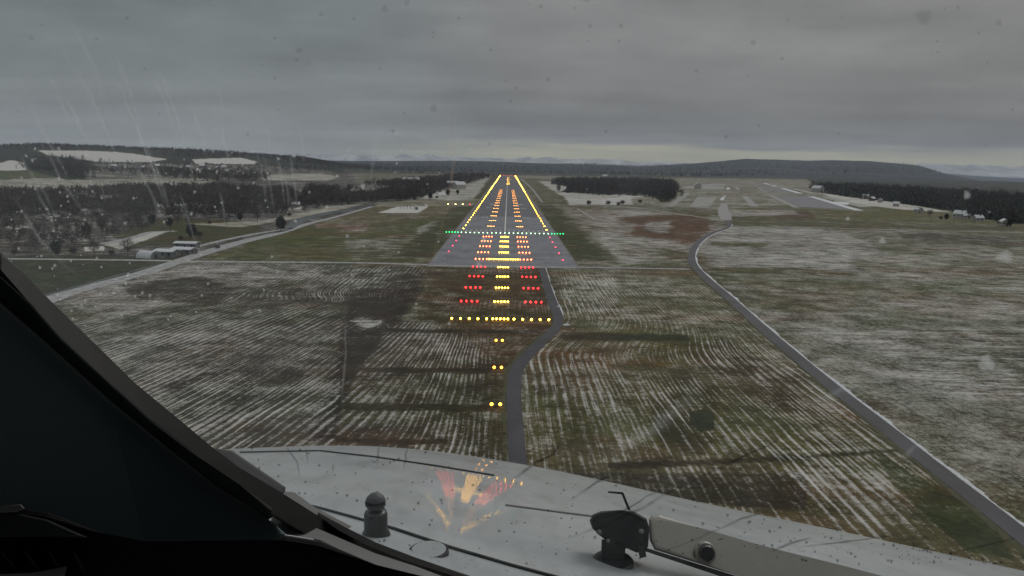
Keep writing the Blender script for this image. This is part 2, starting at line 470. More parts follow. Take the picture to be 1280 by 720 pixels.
# -- near fields
paint([(-300, 340), (250, 328), (536, 332), (536, 345), (470, 365), (430, 430), (420, 700), (-300, 700)], (.060, .058, .046), .31, .95, .1)
paint([(60, 372), (240, 330), (420, 336), (380, 350), (240, 372), (140, 400)], (.07, .062, .05), .50, .45, .4)
paint([(150, 355), (250, 345), (300, 365), (260, 380), (170, 375)], (.045, .04, .034), .22, .4, .2)
paint([(420, 400), (640, 405), (640, 720), (400, 720)], (.066, .056, .042), .33, .85, .1)
paint([(530, 334), (690, 334), (700, 402), (640, 470), (640, 560), (612, 560), (610, 450), (560, 412), (520, 400)], (.070, .052, .030), .16, .35, .5, 16)
paint([(430, 388), (440, 366), (480, 360), (522, 348), (528, 360), (505, 395), (482, 420), (455, 452), (432, 500), (422, 548), (395, 555), (383, 532), (408, 490), (424, 442), (428, 408)], SOIL, .06, .40, .6, 9)
paint([(480, 345), (528, 338), (530, 352), (500, 360)], (.045, .038, .030), .18, .5, .8, 8)
paint([(436, 402), (448, 396), (480, 402), (462, 412)], (.05, .05, .05), .55, .3, .9, 6)
paint([(385, 470), (430, 430), (420, 560), (365, 560)], None, .34, .8, .2, 12)
paint([(200, 475), (330, 440), (390, 470), (300, 530), (250, 540)], (.045, .04, .032), .30, .9, .1)
for yy, x0, x1, hh in ((462, 425, 616, 3.0), (508, 425, 620, 4.5), (413, 480, 700, 2.5), (551, 420, 560, 3)):
    paint([(x0, yy - hh), (x1, yy - hh + 2), (x1, yy + hh + 2), (x0, yy + hh)], (.038, .032, .024), .06, .15, .2, 2.2)
# -- right of the access road
paint([(700, 338), (864, 338), (960, 425), (1290, 690), (1290, 760), (655, 760), (655, 460), (705, 400)], (.100, .086, .054), .31, .85, .1)
paint([(705, 338), (860, 338), (930, 400), (930, 420), (740, 425), (705, 395)], (.100, .098, .056), .34, .5, .3)
paint([(700, 352), (770, 348), (775, 392), (705, 392)], None, .46, .7, .2)
paint([(700, 415), (860, 418), (862, 426), (700, 425)], (.036, .034, .022), .08, .2, .2, 4)
paint([(760, 578), (930, 573), (1130, 561), (1130, 565), (930, 579), (760, 586)], (.040, .034, .024), .0, .1, .2, 1.5)
paint([(690, 590), (1010, 590), (1010, 640), (800, 620)], (.045, .037, .028), .22, .5, .3, 6)
paint([(860, 440), (900, 420), (990, 470), (1000, 520), (940, 500)], (.075, .056, .036), .28, .9, .1, 12)
paint([(810, 500), (850, 470), (900, 480), (890, 560), (830, 560)], (.072, .058, .040), .30, 1.0, .1, 8)
paint([(862, 516), (880, 511), (893, 518), (893, 536), (876, 540), (863, 530)], (.040, .042, .043), -.4, 0, 0, 1)
paint([(960, 560), (1120, 590), (1180, 660), (1040, 650)], None, .46, .7, .3)
paint([(1090, 560), (1240, 650), (1270, 700), (1210, 690), (1120, 610)], (.052, .060, .032), .12, .2, .3, 4)
# -- right of the perimeter road
paint([(870, 300), (915, 286), (1700, 292), (1700, 800), (1290, 680), (1000, 440), (880, 335)], (.092, .092, .064), .36, .20, .22)
paint([(1000, 405), (1290, 400), (1500, 500), (1400, 700), (1250, 600)], (.076, .082, .055), .39, .12, .10)
paint([(985, 412), (1700, 405), (1700, 470), (1120, 450)], None, .54, .0, .7, 6)
paint([(1110, 440), (1290, 440), (1290, 500), (1160, 490)], None, .56, 0, .9, 8)
paint([(880, 285), (1010, 283), (1060, 292), (1120, 322), (1130, 341), (900, 333), (872, 315)], (.085, .08, .065), .56, .10, .6, 7)
paint([(890, 303), (960, 304), (955, 308), (885, 307)], GREEN, .15, 0, .6, 5)
paint([(880, 333), (1000, 335), (1090, 345), (900, 341)], (.075, .080, .040), .15, 0, .6, 2)
paint([(1120, 291), (1290, 297), (1290, 310), (1240, 308), (1130, 299)], (.050, .048, .032), .16, 0, .9, 6)
paint([(1060, 320), (1290, 310), (1290, 400), (1100, 385)], (.098, .095, .065), .42, 0.1, .55, 10)
paint([(930, 345), (1080, 352), (1060, 395), (960, 385)], (.100, .088, .055), .28, .3, .4, 12)
# -- beside the runway
paint([(716, 334), (864, 334), (862, 312), (885, 294), (905, 280), (905, 268), (735, 262), (668, 256)], (.092, .088, .055), .34, .1, .7)
paint([(735, 290), (790, 285), (840, 325), (780, 332)], None, .55, 0, .8, 6)
paint([(700, 262), (760, 262), (860, 268), (900, 285), (875, 320), (800, 305), (742, 280)], (.105, .075, .055), .50, 0, .6, 6)
paint([(770, 272), (880, 268), (892, 284), (862, 300), (830, 298), (786, 293), (800, 283)], (.095, .052, .034), .0, 0, .8, 9)
paint([(845, 290), (885, 288), (868, 306), (848, 304)], (.105, .060, .036), .1, 0, .6, 6)
paint([(800, 278), (840, 276), (836, 292), (812, 290)], (.10, .08, .07), .45, 0, .8, 7)
paint([(250, 325), (330, 298), (400, 277), (470, 258), (600, 256), (566, 300), (535, 330)], (.082, .086, .040), .05, .1, .6)
paint([(380, 272), (470, 258), (600, 253), (560, 268), (420, 285)], (.11, .095, .060), .16, 0, .8, 4)
paint([(395, 280), (465, 278), (455, 290), (390, 290)], (.12, .08, .055), .30, 0, .7, 3)
paint([(430, 300), (540, 290), (530, 322), (440, 326)], (.085, .082, .045), .30, 0, .9, 5)
paint([(300, 285), (430, 284), (400, 300), (310, 312)], GREEN, -.1, 0, .2, 3)
paint([(520, 285), (565, 268), (585, 262), (572, 285), (545, 320), (525, 318)], None, .52, 0, .6, 4)
paint([(473, 266), (498, 258), (536, 258), (522, 266)], (.3, .3, .3), 1.3, 0, 0, 1.5)
for s in (-1, 1):
    k_ = np.exp(-((np.abs(GX + 1.77 - s * 45) / (13 + 16 * fbm(GX / 11, GY / 30, 5))) ** 4)) * (GY > 388) * (GY < 3400)
    k_ = np.clip(k_ * (.85 + .8 * fbm(GX / 14, GY / 50, 6)), 0, 1)
    col[:] = col * (1 - k_[..., None]) + np.array((.050, .055, .027)) * k_[..., None]; snow[:] = snow * (1 - k_) - .02 * k_
# -- beyond the crossing track
paint([(640, 218), (1290, 226), (1290, 262), (900, 262), (690, 246)], (.105, .10, .062), .42, 0, .7, 3)
paint([(690, 246), (790, 244), (790, 256), (690, 256)], (.10, .10, .10), .85, 0, .5, 2)
paint([(645, 222), (690, 224), (712, 256), (664, 256)], (.085, .085, .045), .22, 0, .5, 2)
paint([(672, 226), (700, 228), (780, 245), (740, 252), (700, 244)], (.2, .2, .2), .72, 0, .4, 2)
paint([(1000, 255), (1290, 262), (1290, 286), (905, 280), (905, 262)], (.092, .094, .044), .12, 0, .6, 3)
paint([(960, 266), (1010, 264), (1020, 272), (975, 274)], (.085, .055, .048), .0, 0, .3, 2)
paint([(1100, 262), (1160, 264), (1140, 272), (1080, 270)], (.10, .10, .045), -.1, 0, .2, 2)
paint([(1010, 236), (1060, 240), (1170, 262), (1240, 272), (1290, 278), (1290, 270), (1130, 262), (1060, 254)], (.25, .25, .25), .85, 0, .3, 2)
paint([(516, 256), (540, 242), (600, 222), (612, 222), (590, 252)], (.16, .16, .15), .62, 0, .5, 3)
paint([(525, 244), (550, 235), (560, 242), (520, 250)], (.3, .3, .3), 1.0, 0, .2, 2)
paint([(460, 246), (560, 250), (600, 248), (590, 258), (470, 258)], (.13, .125, .09), .35, 0, .6, 2)
paint([(900, 262), (990, 262), (1000, 268), (905, 272)], (.11, .085, .08), .5, 0, .3, 2)
paint([(905, 270), (1000, 274), (1290, 284), (1290, 290), (915, 280)], (.078, .078, .045), .1, 0, .6, 2)
# -- left valley
paint([(-400, 150), (420, 190), (470, 258), (330, 297), (240, 325), (60, 372), (-300, 400)], (.040, .034, .034), .26, 0, .7, 6)
paint([(-50, 322), (120, 318), (180, 322), (250, 318), (180, 342), (60, 366), (-100, 380)], (.034, .042, .026), -.05, 0, .3, 4)
paint([(140, 295), (210, 272), (320, 278), (330, 292), (250, 306), (160, 306)], (.055, .055, .026), -.1, 0, .3, 4)
paint([(225, 280), (330, 276), (440, 252), (460, 254), (400, 268), (300, 284)], (.20, .19, .17), .52, 0, .6, 3)
paint([(130, 306), (190, 290), (215, 288), (150, 312)], (.2, .2, .2), .85, 0, .2, 2)
paint([(105, 309), (130, 308), (130, 313), (106, 314)], (.3, .3, .3), 1.3, 0, 0, 1)
paint([(50, 284), (110, 282), (105, 300), (45, 302)], None, .50, 0, .4, 3)
paint([(-50, 212), (75, 214), (85, 224), (-50, 230)], (.075, .10, .062), .0, 0, .3, 2)
paint([(-50, 226), (75, 222), (250, 222), (270, 226), (200, 236), (-50, 246)], (.17, .175, .165), .55, 0, .6, 2)
paint([(90, 238), (160, 235), (250, 232), (250, 237), (100, 243)], None, .75, 0, .3, 2)
paint([(110, 219), (170, 222), (270, 226), (260, 233), (160, 234), (100, 228)], None, .46, 0, .9, 3)
paint([(-300, 160), (700, 160), (700, 216), (430, 216), (330, 211), (240, 209), (100, 212), (-300, 214)], (.020, .025, .024), -.4, 0, .1, 2)
paint([(-300, 190), (50, 196), (100, 205), (110, 224), (80, 224), (40, 214), (-300, 214)], (.020, .025, .024), -.3, 0, .2, 2)
paint([(110, 203), (330, 206), (420, 214), (400, 222), (110, 224)], (.05, .05, .05), .30, 0, .8, 3)
for pl in ([(-200, 246), (60, 244), (160, 240), (260, 236), (330, 238), (420, 234), (500, 228), (600, 216), (612, 222), (560, 236), (520, 250), (440, 256), (380, 262), (330, 270), (225, 274), (190, 272), (100, 268), (-200, 285)],):
    paint(pl, (.040, .036, .037), .36, 0, 1.2, 4)
paint([(690, 226), (720, 223), (810, 221), (838, 226), (848, 238), (838, 252), (828, 253), (818, 246), (740, 242), (700, 240), (715, 234), (690, 230)], (.020, .020, .024), -.4, 0, .2, 1.5)
paint([(1018, 232), (1100, 233), (1190, 240), (1300, 248), (1600, 260), (1600, 300), (1280, 280), (1255, 279), (1205, 266), (1165, 260), (1110, 252), (1060, 246), (1020, 240)], (.018, .019, .023), -.5, 0, .2, 1.5)
paint([(-60, 200), (0, 204), (12, 200), (30, 203), (33, 213), (-60, 214)], (.3, .3, .3), 1.2, 0, 0, 2)
paint([(46, 188), (110, 188), (160, 191), (210, 199), (190, 203), (130, 203), (60, 194)], (.2, .2, .2), 1.15, 0, .3, 2)
paint([(240, 199), (300, 197), (322, 202), (318, 205), (245, 205)], (.3, .3, .3), 1.2, 0, 0, 1)
paint([(190, 212), (260, 210), (320, 215), (322, 219), (190, 215)], (.3, .3, .3), 1.3, 0, 0, 1)
paint([(320, 219), (400, 217), (424, 221), (410, 226), (330, 225)], (.2, .2, .2), .6, 0, .6, 3)
paint([(1130, 228), (1260, 232), (1290, 240), (1290, 246), (1130, 235)], (.05, .055, .06), .30, 0, 1.4, 2)
paint([(430, 202), (1300, 200), (1300, 226), (1130, 226), (430, 216)], (.034, .038, .038), .10, 0, .8, 2)
paint([(1005, 221), (1300, 223), (1600, 230), (1600, 262), (1300, 248), (1190, 239), (1100, 233), (1018, 231)], (.022, .027, .032), .06, 0, 1.0, 1.5)
for (cx_, cy_, w_, h_) in ((222, 263, 16, 4), (250, 264, 9, 3), (263, 261, 12, 3), (292, 259, 14, 3), (316, 256, 8, 3), (370, 259, 12, 3), (120, 262, 30, 3), (60, 270, 20, 3), (150, 254, 26, 3),
        (340, 246, 16, 2), (400, 245, 14, 2), (200, 248, 22, 3), (80, 252, 26, 2), (450, 238, 16, 2), (790, 244, 26, 3), (738, 236, 12, 1.5), (500, 236, 10, 2), (30, 256, 20, 3), (20, 284, 16, 3), (96, 280, 14, 3)):
    paint([(cx_ - w_, cy_), (cx_, cy_ - h_), (cx_ + w_, cy_), (cx_, cy_ + h_)], (.2, .2, .2), .95, 0, .4, 2)
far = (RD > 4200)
far_haze_col = np.array((.017, .029, .056))  # far wooded hills, with the blue of distance haze painted into the colour
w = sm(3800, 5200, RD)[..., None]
col = col * (1 - w) + far_haze_col * w; snow = snow * (1 - w[..., 0]) + (-.10 + 1.1 * fbm(GX / 700, GY / 240, 8)) * w[..., 0]
streak = np.where(RD > 3000, streak * .5, streak)

idx = np.arange(nA * nR).reshape(nR, nA)
q = np.stack([idx[:-1, :-1], idx[:-1, 1:], idx[1:, 1:], idx[1:, :-1]], -1).reshape(-1, 4)[:, ::-1]
ring = np.stack([idx[:-1, -1], idx[:-1, 0], idx[1:, 0], idx[1:, -1]], -1)[:, ::-1]
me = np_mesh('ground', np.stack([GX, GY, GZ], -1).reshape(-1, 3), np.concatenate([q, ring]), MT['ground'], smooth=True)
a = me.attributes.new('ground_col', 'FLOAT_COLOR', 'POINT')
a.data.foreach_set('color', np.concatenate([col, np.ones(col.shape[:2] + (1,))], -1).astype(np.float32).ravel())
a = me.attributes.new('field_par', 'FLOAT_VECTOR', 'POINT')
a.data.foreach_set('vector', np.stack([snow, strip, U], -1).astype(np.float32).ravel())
a = me.attributes.new('streak', 'FLOAT', 'POINT')
a.data.foreach_set('value', streak.astype(np.float32).ravel())
tag(link('ground', me), kind='structure')

# far snowy mountains under the bright band
def mountains():
    pxs = np.arange(-500, 1800, 3.0)
    D0 = 22500.0
    prof = 200 + 180 * (fbm(pxs / 90, pxs * 0, 5, 3)) + 230 * np.abs(fbm(pxs / 22, pxs * 0 + 3, 15, 4))
    top = np.clip(prof, 60, 640)
    vs = []
    for j, (f, dd) in enumerate(((0.0, -1500), (.35, -900), (.7, -350), (1.0, 0), (.4, 700), (0, 1400))):
        n = 90 * fbm(pxs / 9 + j * 7, pxs * 0 + j, 30 + j, 3) * (0 < f)
        D = D0 + dd
        vs.append(np.stack([(pxs - 635) / F * D, np.full(pxs.shape, D), -150 + (top + 150) * f + n * (f < 1)], -1))
    V = np.stack(vs); a, b = V.shape[:2]; ii = np.arange(a * b).reshape(a, b)
    q = np.stack([ii[:-1, :-1], ii[:-1, 1:], ii[1:, 1:], ii[1:, :-1]], -1).reshape(-1, 4)
    m = rough_mat('snowy_rock', (.20, .21, .22), (.70, .71, .72), 0.0016, detail=6)
    tag(link('mountains', np_mesh('mountains', V.reshape(-1, 3), q, m)), kind='structure')
mountains()

# ------------------------------------------------------------------ roads, runway, tracks
def ribbon(name, pts, width, m, z=0.03, parent=None, world=False, kind='structure', sub=6, skirt=0.0):
    """a strip following pixel points on the ground; width in metres (number or list)"""
    Pn = [Vector(p[:2]) if world else G(*p).to_2d() for p in pts]
    if not hasattr(width, '__len__'): width = [width] * len(Pn)
    # catmull-rom
    q, wv = [], []
    for i in range(len(Pn) - 1):
        p0, p1, p2, p3 = Pn[max(i - 1, 0)], Pn[i], Pn[i + 1], Pn[min(i + 2, len(Pn) - 1)]
        for k in range(sub):
            t = k / sub
            q.append(0.5 * ((2 * p1) + (p2 - p0) * t + (2 * p0 - 5 * p1 + 4 * p2 - p3) * t * t + (3 * p1 - p0 - 3 * p2 + p3) * t ** 3))
            wv.append(width[i] * (1 - t) + width[i + 1] * t)
    q.append(Pn[-1]); wv.append(width[-1])
    vs, fs = [], []
    for i, p in enumerate(q):
        d = (q[min(i + 1, len(q) - 1)] - q[max(i - 1, 0)]).normalized(); nrm = Vector((-d.y, d.x))
        for s in (1, -1):
            c2 = p + nrm * s * wv[i] / 2
            vs.append((c2.x, c2.y, float(terrain(np.array(c2.x), np.array(c2.y))) + z))
    for i in range(len(q) - 1): fs.append((2 * i, 2 * i + 1, 2 * i + 3, 2 * i + 2))
    o = link(name, np_mesh(name, vs, [f[::-1] for f in fs], m), parent)
    if kind: tag(o, kind=kind)
    return o
def sheet(name, poly, m, z=0.03, kind='structure', world=False):
    pts = [Vector((p[0], p[1], 0)) if world else G(*p) for p in poly]
    mb = MB(); mb.face([(p.x, p.y, z) for p in pts])
    o = mb.build(name, m)
    bmq = bmesh.new(); bmq.from_mesh(o.data); bmesh.ops.triangulate(bmq, faces=bmq.faces[:]); bmesh.ops.recalc_face_normals(bmq, faces=bmq.faces[:])
    if bmq.faces and bmq.faces[0].normal.z < 0: bmesh.ops.reverse_faces(bmq, faces=bmq.faces[:])
    bmq.to_mesh(o.data); bmq.free()
    return tag(o, kind=kind)
XC = -1.77            # runway centre line
TH = 532.0            # threshold distance
END = TH + 2700
def strip_xy(name, x0, x1, y0, y1, m, z, kind='structure', n=40):
    mb = MB()
    for k in range(n):
        a, b = y0 + (y1 - y0) * k / n, y0 + (y1 - y0) * (k + 1) / n
        mb.face([(x0, a, z), (x1, a, z), (x1, b, z), (x0, b, z)])
    return tag(mb.build(name, m), kind=kind)
strip_xy('runway_shoulder', XC - 36, XC + 36, TH - 176, END + 60, MT['shoulder'], 0.03)
strip_xy('runway_blast_pad', XC - 35, XC + 35, TH - 174, TH + 171, MT['concrete'], 0.05, n=4)
strip_xy('runway', XC - 31.5, XC + 31.5, TH + 171, END, MT['asphalt'], 0.05)
# markings
mb = MB()
for k in range(9): mb.face([(XC - .45, TH + 40 + 0, .07)] * 0 or [(XC - .5, TH + 12 + k * 300, .075), (XC + .5, TH + 12 + k * 300, .075), (XC + .5, TH + 306 + k * 300, .075), (XC - .5, TH + 306 + k * 300, .075)])
tag(mb.build('runway_centre_line', MT['paint']), kind='structure')
mb = MB()
for s in (-1, 1):
    x = XC + s * 15.5
    mb.face([(x - 4, TH + 375, .08), (x + 4, TH + 375, .08), (x + 4, TH + 400, .08), (x - 4, TH + 400, .08)])
    for r in (150, 300, 600, 750):
        for k in range(2):
            x = XC + s * (17 + k * 3.3)
            mb.face([(x - .9, TH + r, .08), (x + .9, TH + r, .08), (x + .9, TH + r + 22, .08), (x - .9, TH + r + 22, .08)])
    for k in range(8):
        x = XC + s * (3 + k * 3.5)
        mb.face([(x - .7, TH + 6, .08), (x + .7, TH + 6, .08), (x + .7, TH + 30, .08), (x - .7, TH + 30, .08)])
tag(mb.build('runway_markings', rough_mat('faded_paint', (.22, .22, .22), (.34, .34, .33), 0.6)), kind='structure')

ribbon('service_track', [(-150, 322), (150, 325), (250, 327), (400, 328), (470, 329), (534, 331)], [5, 5, 5, 4.6, 4.6, 4.6], MT['track'], .04)
ribbon('service_track', [(719, 334), (780, 335), (862, 336.5)], 3.8, MT['gravel'], .04)
sheet('track_edge_line', [(536, 331), (720, 333.5), (720, 335.5), (534, 333)], MT['gravel'], .06)
ribbon('access_road', [(677, 334.5), (680, 345), (685, 362), (691, 379), (697.5, 395), (697, 405), (688, 417.5), (674, 430), (661, 442.5), (650.5, 455),
                       (644, 467), (643, 480), (642.5, 500), (644, 530), (646, 560), (649, 620), (652, 720)],
       [2.6, 2.9, 3.1, 3.3, 3.2, 3.1, 3.3, 3.3, 3.3, 3.3, 3.2, 3.1, 3.0, 3.0, 3.0, 3.0, 3.0], MT['road'], .05)
PR = [(906, 276), (913, 280), (908, 285.5), (892, 291), (878, 299), (869, 309), (865, 320), (868, 332), (882, 347), (910, 371), (950, 407), (1000, 450),
      (1050, 491), (1100, 530), (1150, 570), (1200, 609), (1250, 648), (1330, 712)]
ribbon('perimeter_road', PR, [4.6] * 4 + [4.6] * 4 + [4.0, 3.8, 3.6, 3.3, 3.3, 3.3, 3.2, 3.2, 3.2, 3.2], MT['road'], .05)
def offset(pts, dx): return [(x + dx * (y - 205) / 60.0, y) for x, y in pts]
# ragged snow lying along the verge of the perimeter road
def verge(name, pts, off, w, m, z, seed):
    Pn = [G(*p).to_2d() for p in pts]; vs = []; fs = []; s_ = 0
    q = []
    for i in range(len(Pn) - 1):
        n = max(2, int((Pn[i + 1] - Pn[i]).length / 0.8))
        p0, p1, p2, p3 = Pn[max(i - 1, 0)], Pn[i], Pn[i + 1], Pn[min(i + 2, len(Pn) - 1)]
        for k in range(n):
            t = k / n
            q.append(0.5 * ((2 * p1) + (p2 - p0) * t + (2 * p0 - 5 * p1 + 4 * p2 - p3) * t * t + (3 * p1 - p0 - 3 * p2 + p3) * t ** 3))
    rr = random.Random(seed)
    for i, p in enumerate(q):
        d = (q[min(i + 1, len(q) - 1)] - q[max(i - 1, 0)]).normalized(); nrm = Vector((-d.y, d.x))
        a = off; b = off + max(.03, w * (0.0 + 1.35 * float(vnoise(np.array(i * .13), np.array(0.5), seed)) + .35 * rr.random())) * (1 if off > 0 else -1)
        for c, zz in ((a, z), ((a + b) / 2, z + .12), (b, z)):
            pt = p + nrm * c; vs.append((pt.x, pt.y, zz))
    for i in range(len(q) - 1):
        for k in range(2):
            fs.append((3 * i + k, 3 * i + k + 1, 3 * i + 4 + k, 3 * i + 3 + k))
    tag(link(name, np_mesh(name, vs, fs, m, smooth=True)), kind='structure')
verge('snow_verge', PR[1:], -2.0, 0.95, MT['snow'], .045, 3) if False else None
verge('snow_verge', PR[1:], 1.75, 0.9, MT['snow'], .045, 3)
MT['verge'] = rough_mat('dark_verge_grass', (.035, .040, .018), (.085, .075, .040), 0.5)
verge('grass_verge', PR[7:], -1.7, 1.2, MT['verge'], .03, 9)
AR = [(677, 334.5), (680, 345), (685, 362), (691, 379), (697.5, 395), (697, 405), (688, 417.5), (674, 430), (661, 442.5), (650.5, 455),
      (644, 467), (643, 480), (642.5, 500), (644, 530), (646, 560), (649, 620)]
verge('grass_verge', AR[6:], -1.6, 1.3, MT['verge'], .03, 12)
verge('snow_verge', AR[:5], 1.7, 0.5, MT['snow'], .04, 15)
ribbon('field_track', [(915, 283.5), (1000, 284), (1100, 287), (1290, 291)], 3.0, MT['gravel'], .045)
ribbon('cross_track', [(664, 256), (760, 257.5), (800, 260), (840, 266), (880, 272), (906, 276)], [5, 5, 5, 4.5, 4.5, 4.5], MT['apron'], .045)
ribbon('cross_track', [(828, 258.5), (900, 259), (1000, 260.5), (1100, 263)], 5, MT['gravel'], .045)
ribbon('cross_track', [(908, 275), (906, 268), (904, 261), (905, 255)], [9, 13, 11, 8], MT['gravel'], .055)
ribbon('cross_track', [(722, 261), (745, 275)], 2.4, MT['gravel'], .05)
ribbon('cross_track', [(652, 224), (664, 235), (678, 253)], [7, 4.5, 3.0], MT['apron'], .05)
MT['rwy2'] = pavement_mat('distant_asphalt', (.10, .095, .11), (.15, .14, .155))
sheet('taxiway', [(861, 259), (872, 246), (881, 237), (897, 230), (909, 228.5), (903, 238), (895, 248), (888, 258)], MT['apron'], .065)
sheet('taxiway', [(834, 257), (846, 248), (858, 240), (866, 240), (852, 250), (843, 257.5)], MT['apron'], .065)
sheet('apron', [(846, 237), (875, 238.5), (897, 231), (896, 229), (856, 233)], MT['apron'], .06)
sheet('taxiway', [(900, 250), (904, 250.5), (909, 243), (913, 235), (909, 234)], MT['snow'], .08)
sheet('parallel_runway', [(941, 229), (953, 229), (974, 235), (1020, 248), (1068, 262), (1000, 259), (968, 245)], MT['rwy2'], .07)
sheet('runway_edge_snow', [(938, 228.5), (940.5, 229), (967, 245), (1000, 259.5), (992, 259.5), (962, 245)], MT['apron'], .074)
sheet('runway_edge_snow', [(953.5, 229), (956, 228.5), (978, 234.5), (1026, 248), (1080, 263.5), (1068, 263), (1020, 248.5)], MT['snow'], .074)
sheet('taxiway', [(962, 229), (965, 229), (1010, 239), (1090, 259), (1075, 259), (1004, 240)], MT['apron'], .074)
sheet('taxiway', [(917, 232), (920, 232), (948, 258), (938, 258)], MT['gravel'], .074)
sheet('snow_patch', [(1042, 252), (1062, 253), (1060, 256), (1040, 255)], MT['snow'], .08)

# left: stream, embankment road and towpath
LR = [(40, 382), (100, 362), (180, 341), (250, 318), (300, 303), (350, 291), (384, 280), (420, 271), (466, 258)]
ribbon('riverside_road', [(0, 392)] + LR, [9, 8, 8, 8, 8.5, 9, 8, 6, 5, 5], MT['track'], .05)
ribbon('riverside_path', [(200, 322), (255, 306), (310, 294), (352, 287)], [3, 4, 5, 4], MT['track'], .045)
ribbon('stream', [(40, 374), (120, 352), (200, 330)], [2, 2.4, 2], MT['water'], .05)
ribbon('stream', [(300, 297), (352, 289), (366, 282), (376, 275), (398, 269), (450, 259), (470, 256)], [2, 4, 9, 12, 12, 11, 6], MT['water'], .05)
ribbon('lane', [(130, 305), (170, 296), (190, 290), (222, 289)], [7, 6, 5, 3], MT['track'], .045)

# ------------------------------------------------------------------ airfield lights
def lamp_mesh(name, em, r=0.33, h=0.5, stake=True, tilt=6):
    """a lamp aimed up the approach: stake, can-shaped housing and a bright lens"""
    mb = MB(); mb.mat(MT['housing'])
    ax = Vector((0, -math.cos(R(tilt)), math.sin(R(tilt))))
    c = Vector((0, 0, h))
    if stake: mb.tube((0, .06, 0), (0, .06, h), .035, n=6)
    mb.lathe(c - ax * .30, [(r * .45, 0), (r * .85, .10), (r, .24), (r * 1.08, .26), (r * 1.08, .30)], 12, ax)
    mb.mat(em)
    mb.lathe(c, [(r * .96, .002), (r * .8, .05), (r * .4, .085)], 12, ax)
    return mb.mesh(name)
def dome_mesh(name, em, r=0.25, h=0.42):
    mb = MB(); mb.mat(MT['housing'])
    mb.lathe((0, 0, 0), [(.16, 0), (.16, .04), (.05, .06), (.05, h - .1), (r * .9, h - .08), (r, h)], 10)
    mb.mat(em)
    mb.lathe((0, 0, h), [(r * .97, .002), (r * .95, r * .35), (r * .7, r * .75), (r * .25, r)], 10)
    return mb.mesh(name)
LM = {k: lamp_mesh('approach_lamp', MT[k]) for k in ('em_white', 'em_red', 'em_orange', 'em_amber')}
def put(name, me, x, y, z=0.0, parent=None):
    o = link(name, me, parent); o.location = (x, y, z); return o
def barrette(side, dist, xs, em, label, z0=0.0, group=None, high=0.55):
    y = TH - dist
    cx = sum(xs) / len(xs)
    root = empty('approach_light_bar', (XC + cx, y, z0))
    tag(root, label, 'approach light bar', group)
    fr = MB()
    fr.tube((xs[0] - cx - .3, .12, high - .32), (xs[-1] - cx + .3, .12, high - .32), .035, n=6)
    for x in (xs[0] - cx, xs[-1] - cx): fr.tube((x, .12, 0), (x, .12, high - .32), .045, n=6)
    fr.build('frame', MT['steel'], root)
    for x in xs:
        o = link('lamp', LM[em], root); o.location = (x - cx, 0, high - .5)
    return root
C5 = [-2.3, -1.15, 0, 1.15, 2.3]
for k in range(1, 11):
    d = 30 * k
    if k != 5:
        barrette('c', d, C5, 'em_white', f'yellow-white five-lamp centre bar, {nth(k)} short of the green threshold row', group='centre line approach light bars')
    if k < 10:
        em = 'em_orange' if k <= 5 else 'em_red'
        cn = 'orange-red' if k <= 5 else 'deep red'
        for s, nm in ((-1, 'left'), (1, 'right')):
            xs = sorted([s * (8.3 + 1.85 * j) for j in range(4)])
            where = 'on the grey pavement' if k <= 5 else 'over the brown grass'
            barrette(nm, d, xs, em, f'{cn} {nm} side bar {where}, {nth(k)} before the threshold', group='red side row light bars')
barrette('c', 150, [-7.2 + 1.2 * j for j in range(13)], 'em_white', 'long yellow crossbar of thirteen lamps near the front edge of the grey pavement')
for s, nm in ((-1, 'left'), (1, 'right')):
    for j in range(5):
        o = put('crossbar_lamp', LM['em_white'], XC + s * (4.2 + 2.68 * j), TH - 300)
        tag(o, f'single amber lamp, {nth(j + 1)} out on the {nm} wing of the nearest wide crossbar', 'approach light', 'lamps of the wide crossbar')
for j, dd in enumerate((329, 357, 385)):
    for s, nm in ((-1, 'left'), (1, 'right')):
        o = put('centre_line_lamp', LM['em_amber'], XC + s * .85, TH - dd)
        tag(o, f'{nm} amber lamp of the {nth(j + 1)} pair below the wide crossbar in the dark field', 'approach light', 'paired centre line lamps')
# threshold
gm = lamp_mesh('threshold_lamp', MT['em_greenwhite'], .26, .32, True); gw = lamp_mesh('threshold_lamp', MT['em_green'], .30, .45)
for j in range(21):
    o = put('threshold_light', gm, XC - 30 + 3.0 * j, TH, .05)
    tag(o, f'pale green light across the runway start, {nth(j + 1)} from the left between the green wing bars', 'threshold light', 'threshold lights')
for s, nm in ((-1, 'left'), (1, 'right')):
    for j in range(5):
        o = put('wing_bar_light', gw, XC + s * (32.4 + 2.0 * j), TH)
        tag(o, f'saturated green light, {nth(j + 1)} outward in the {nm} wing bar beside the threshold', 'threshold light', 'green wing bar lights')
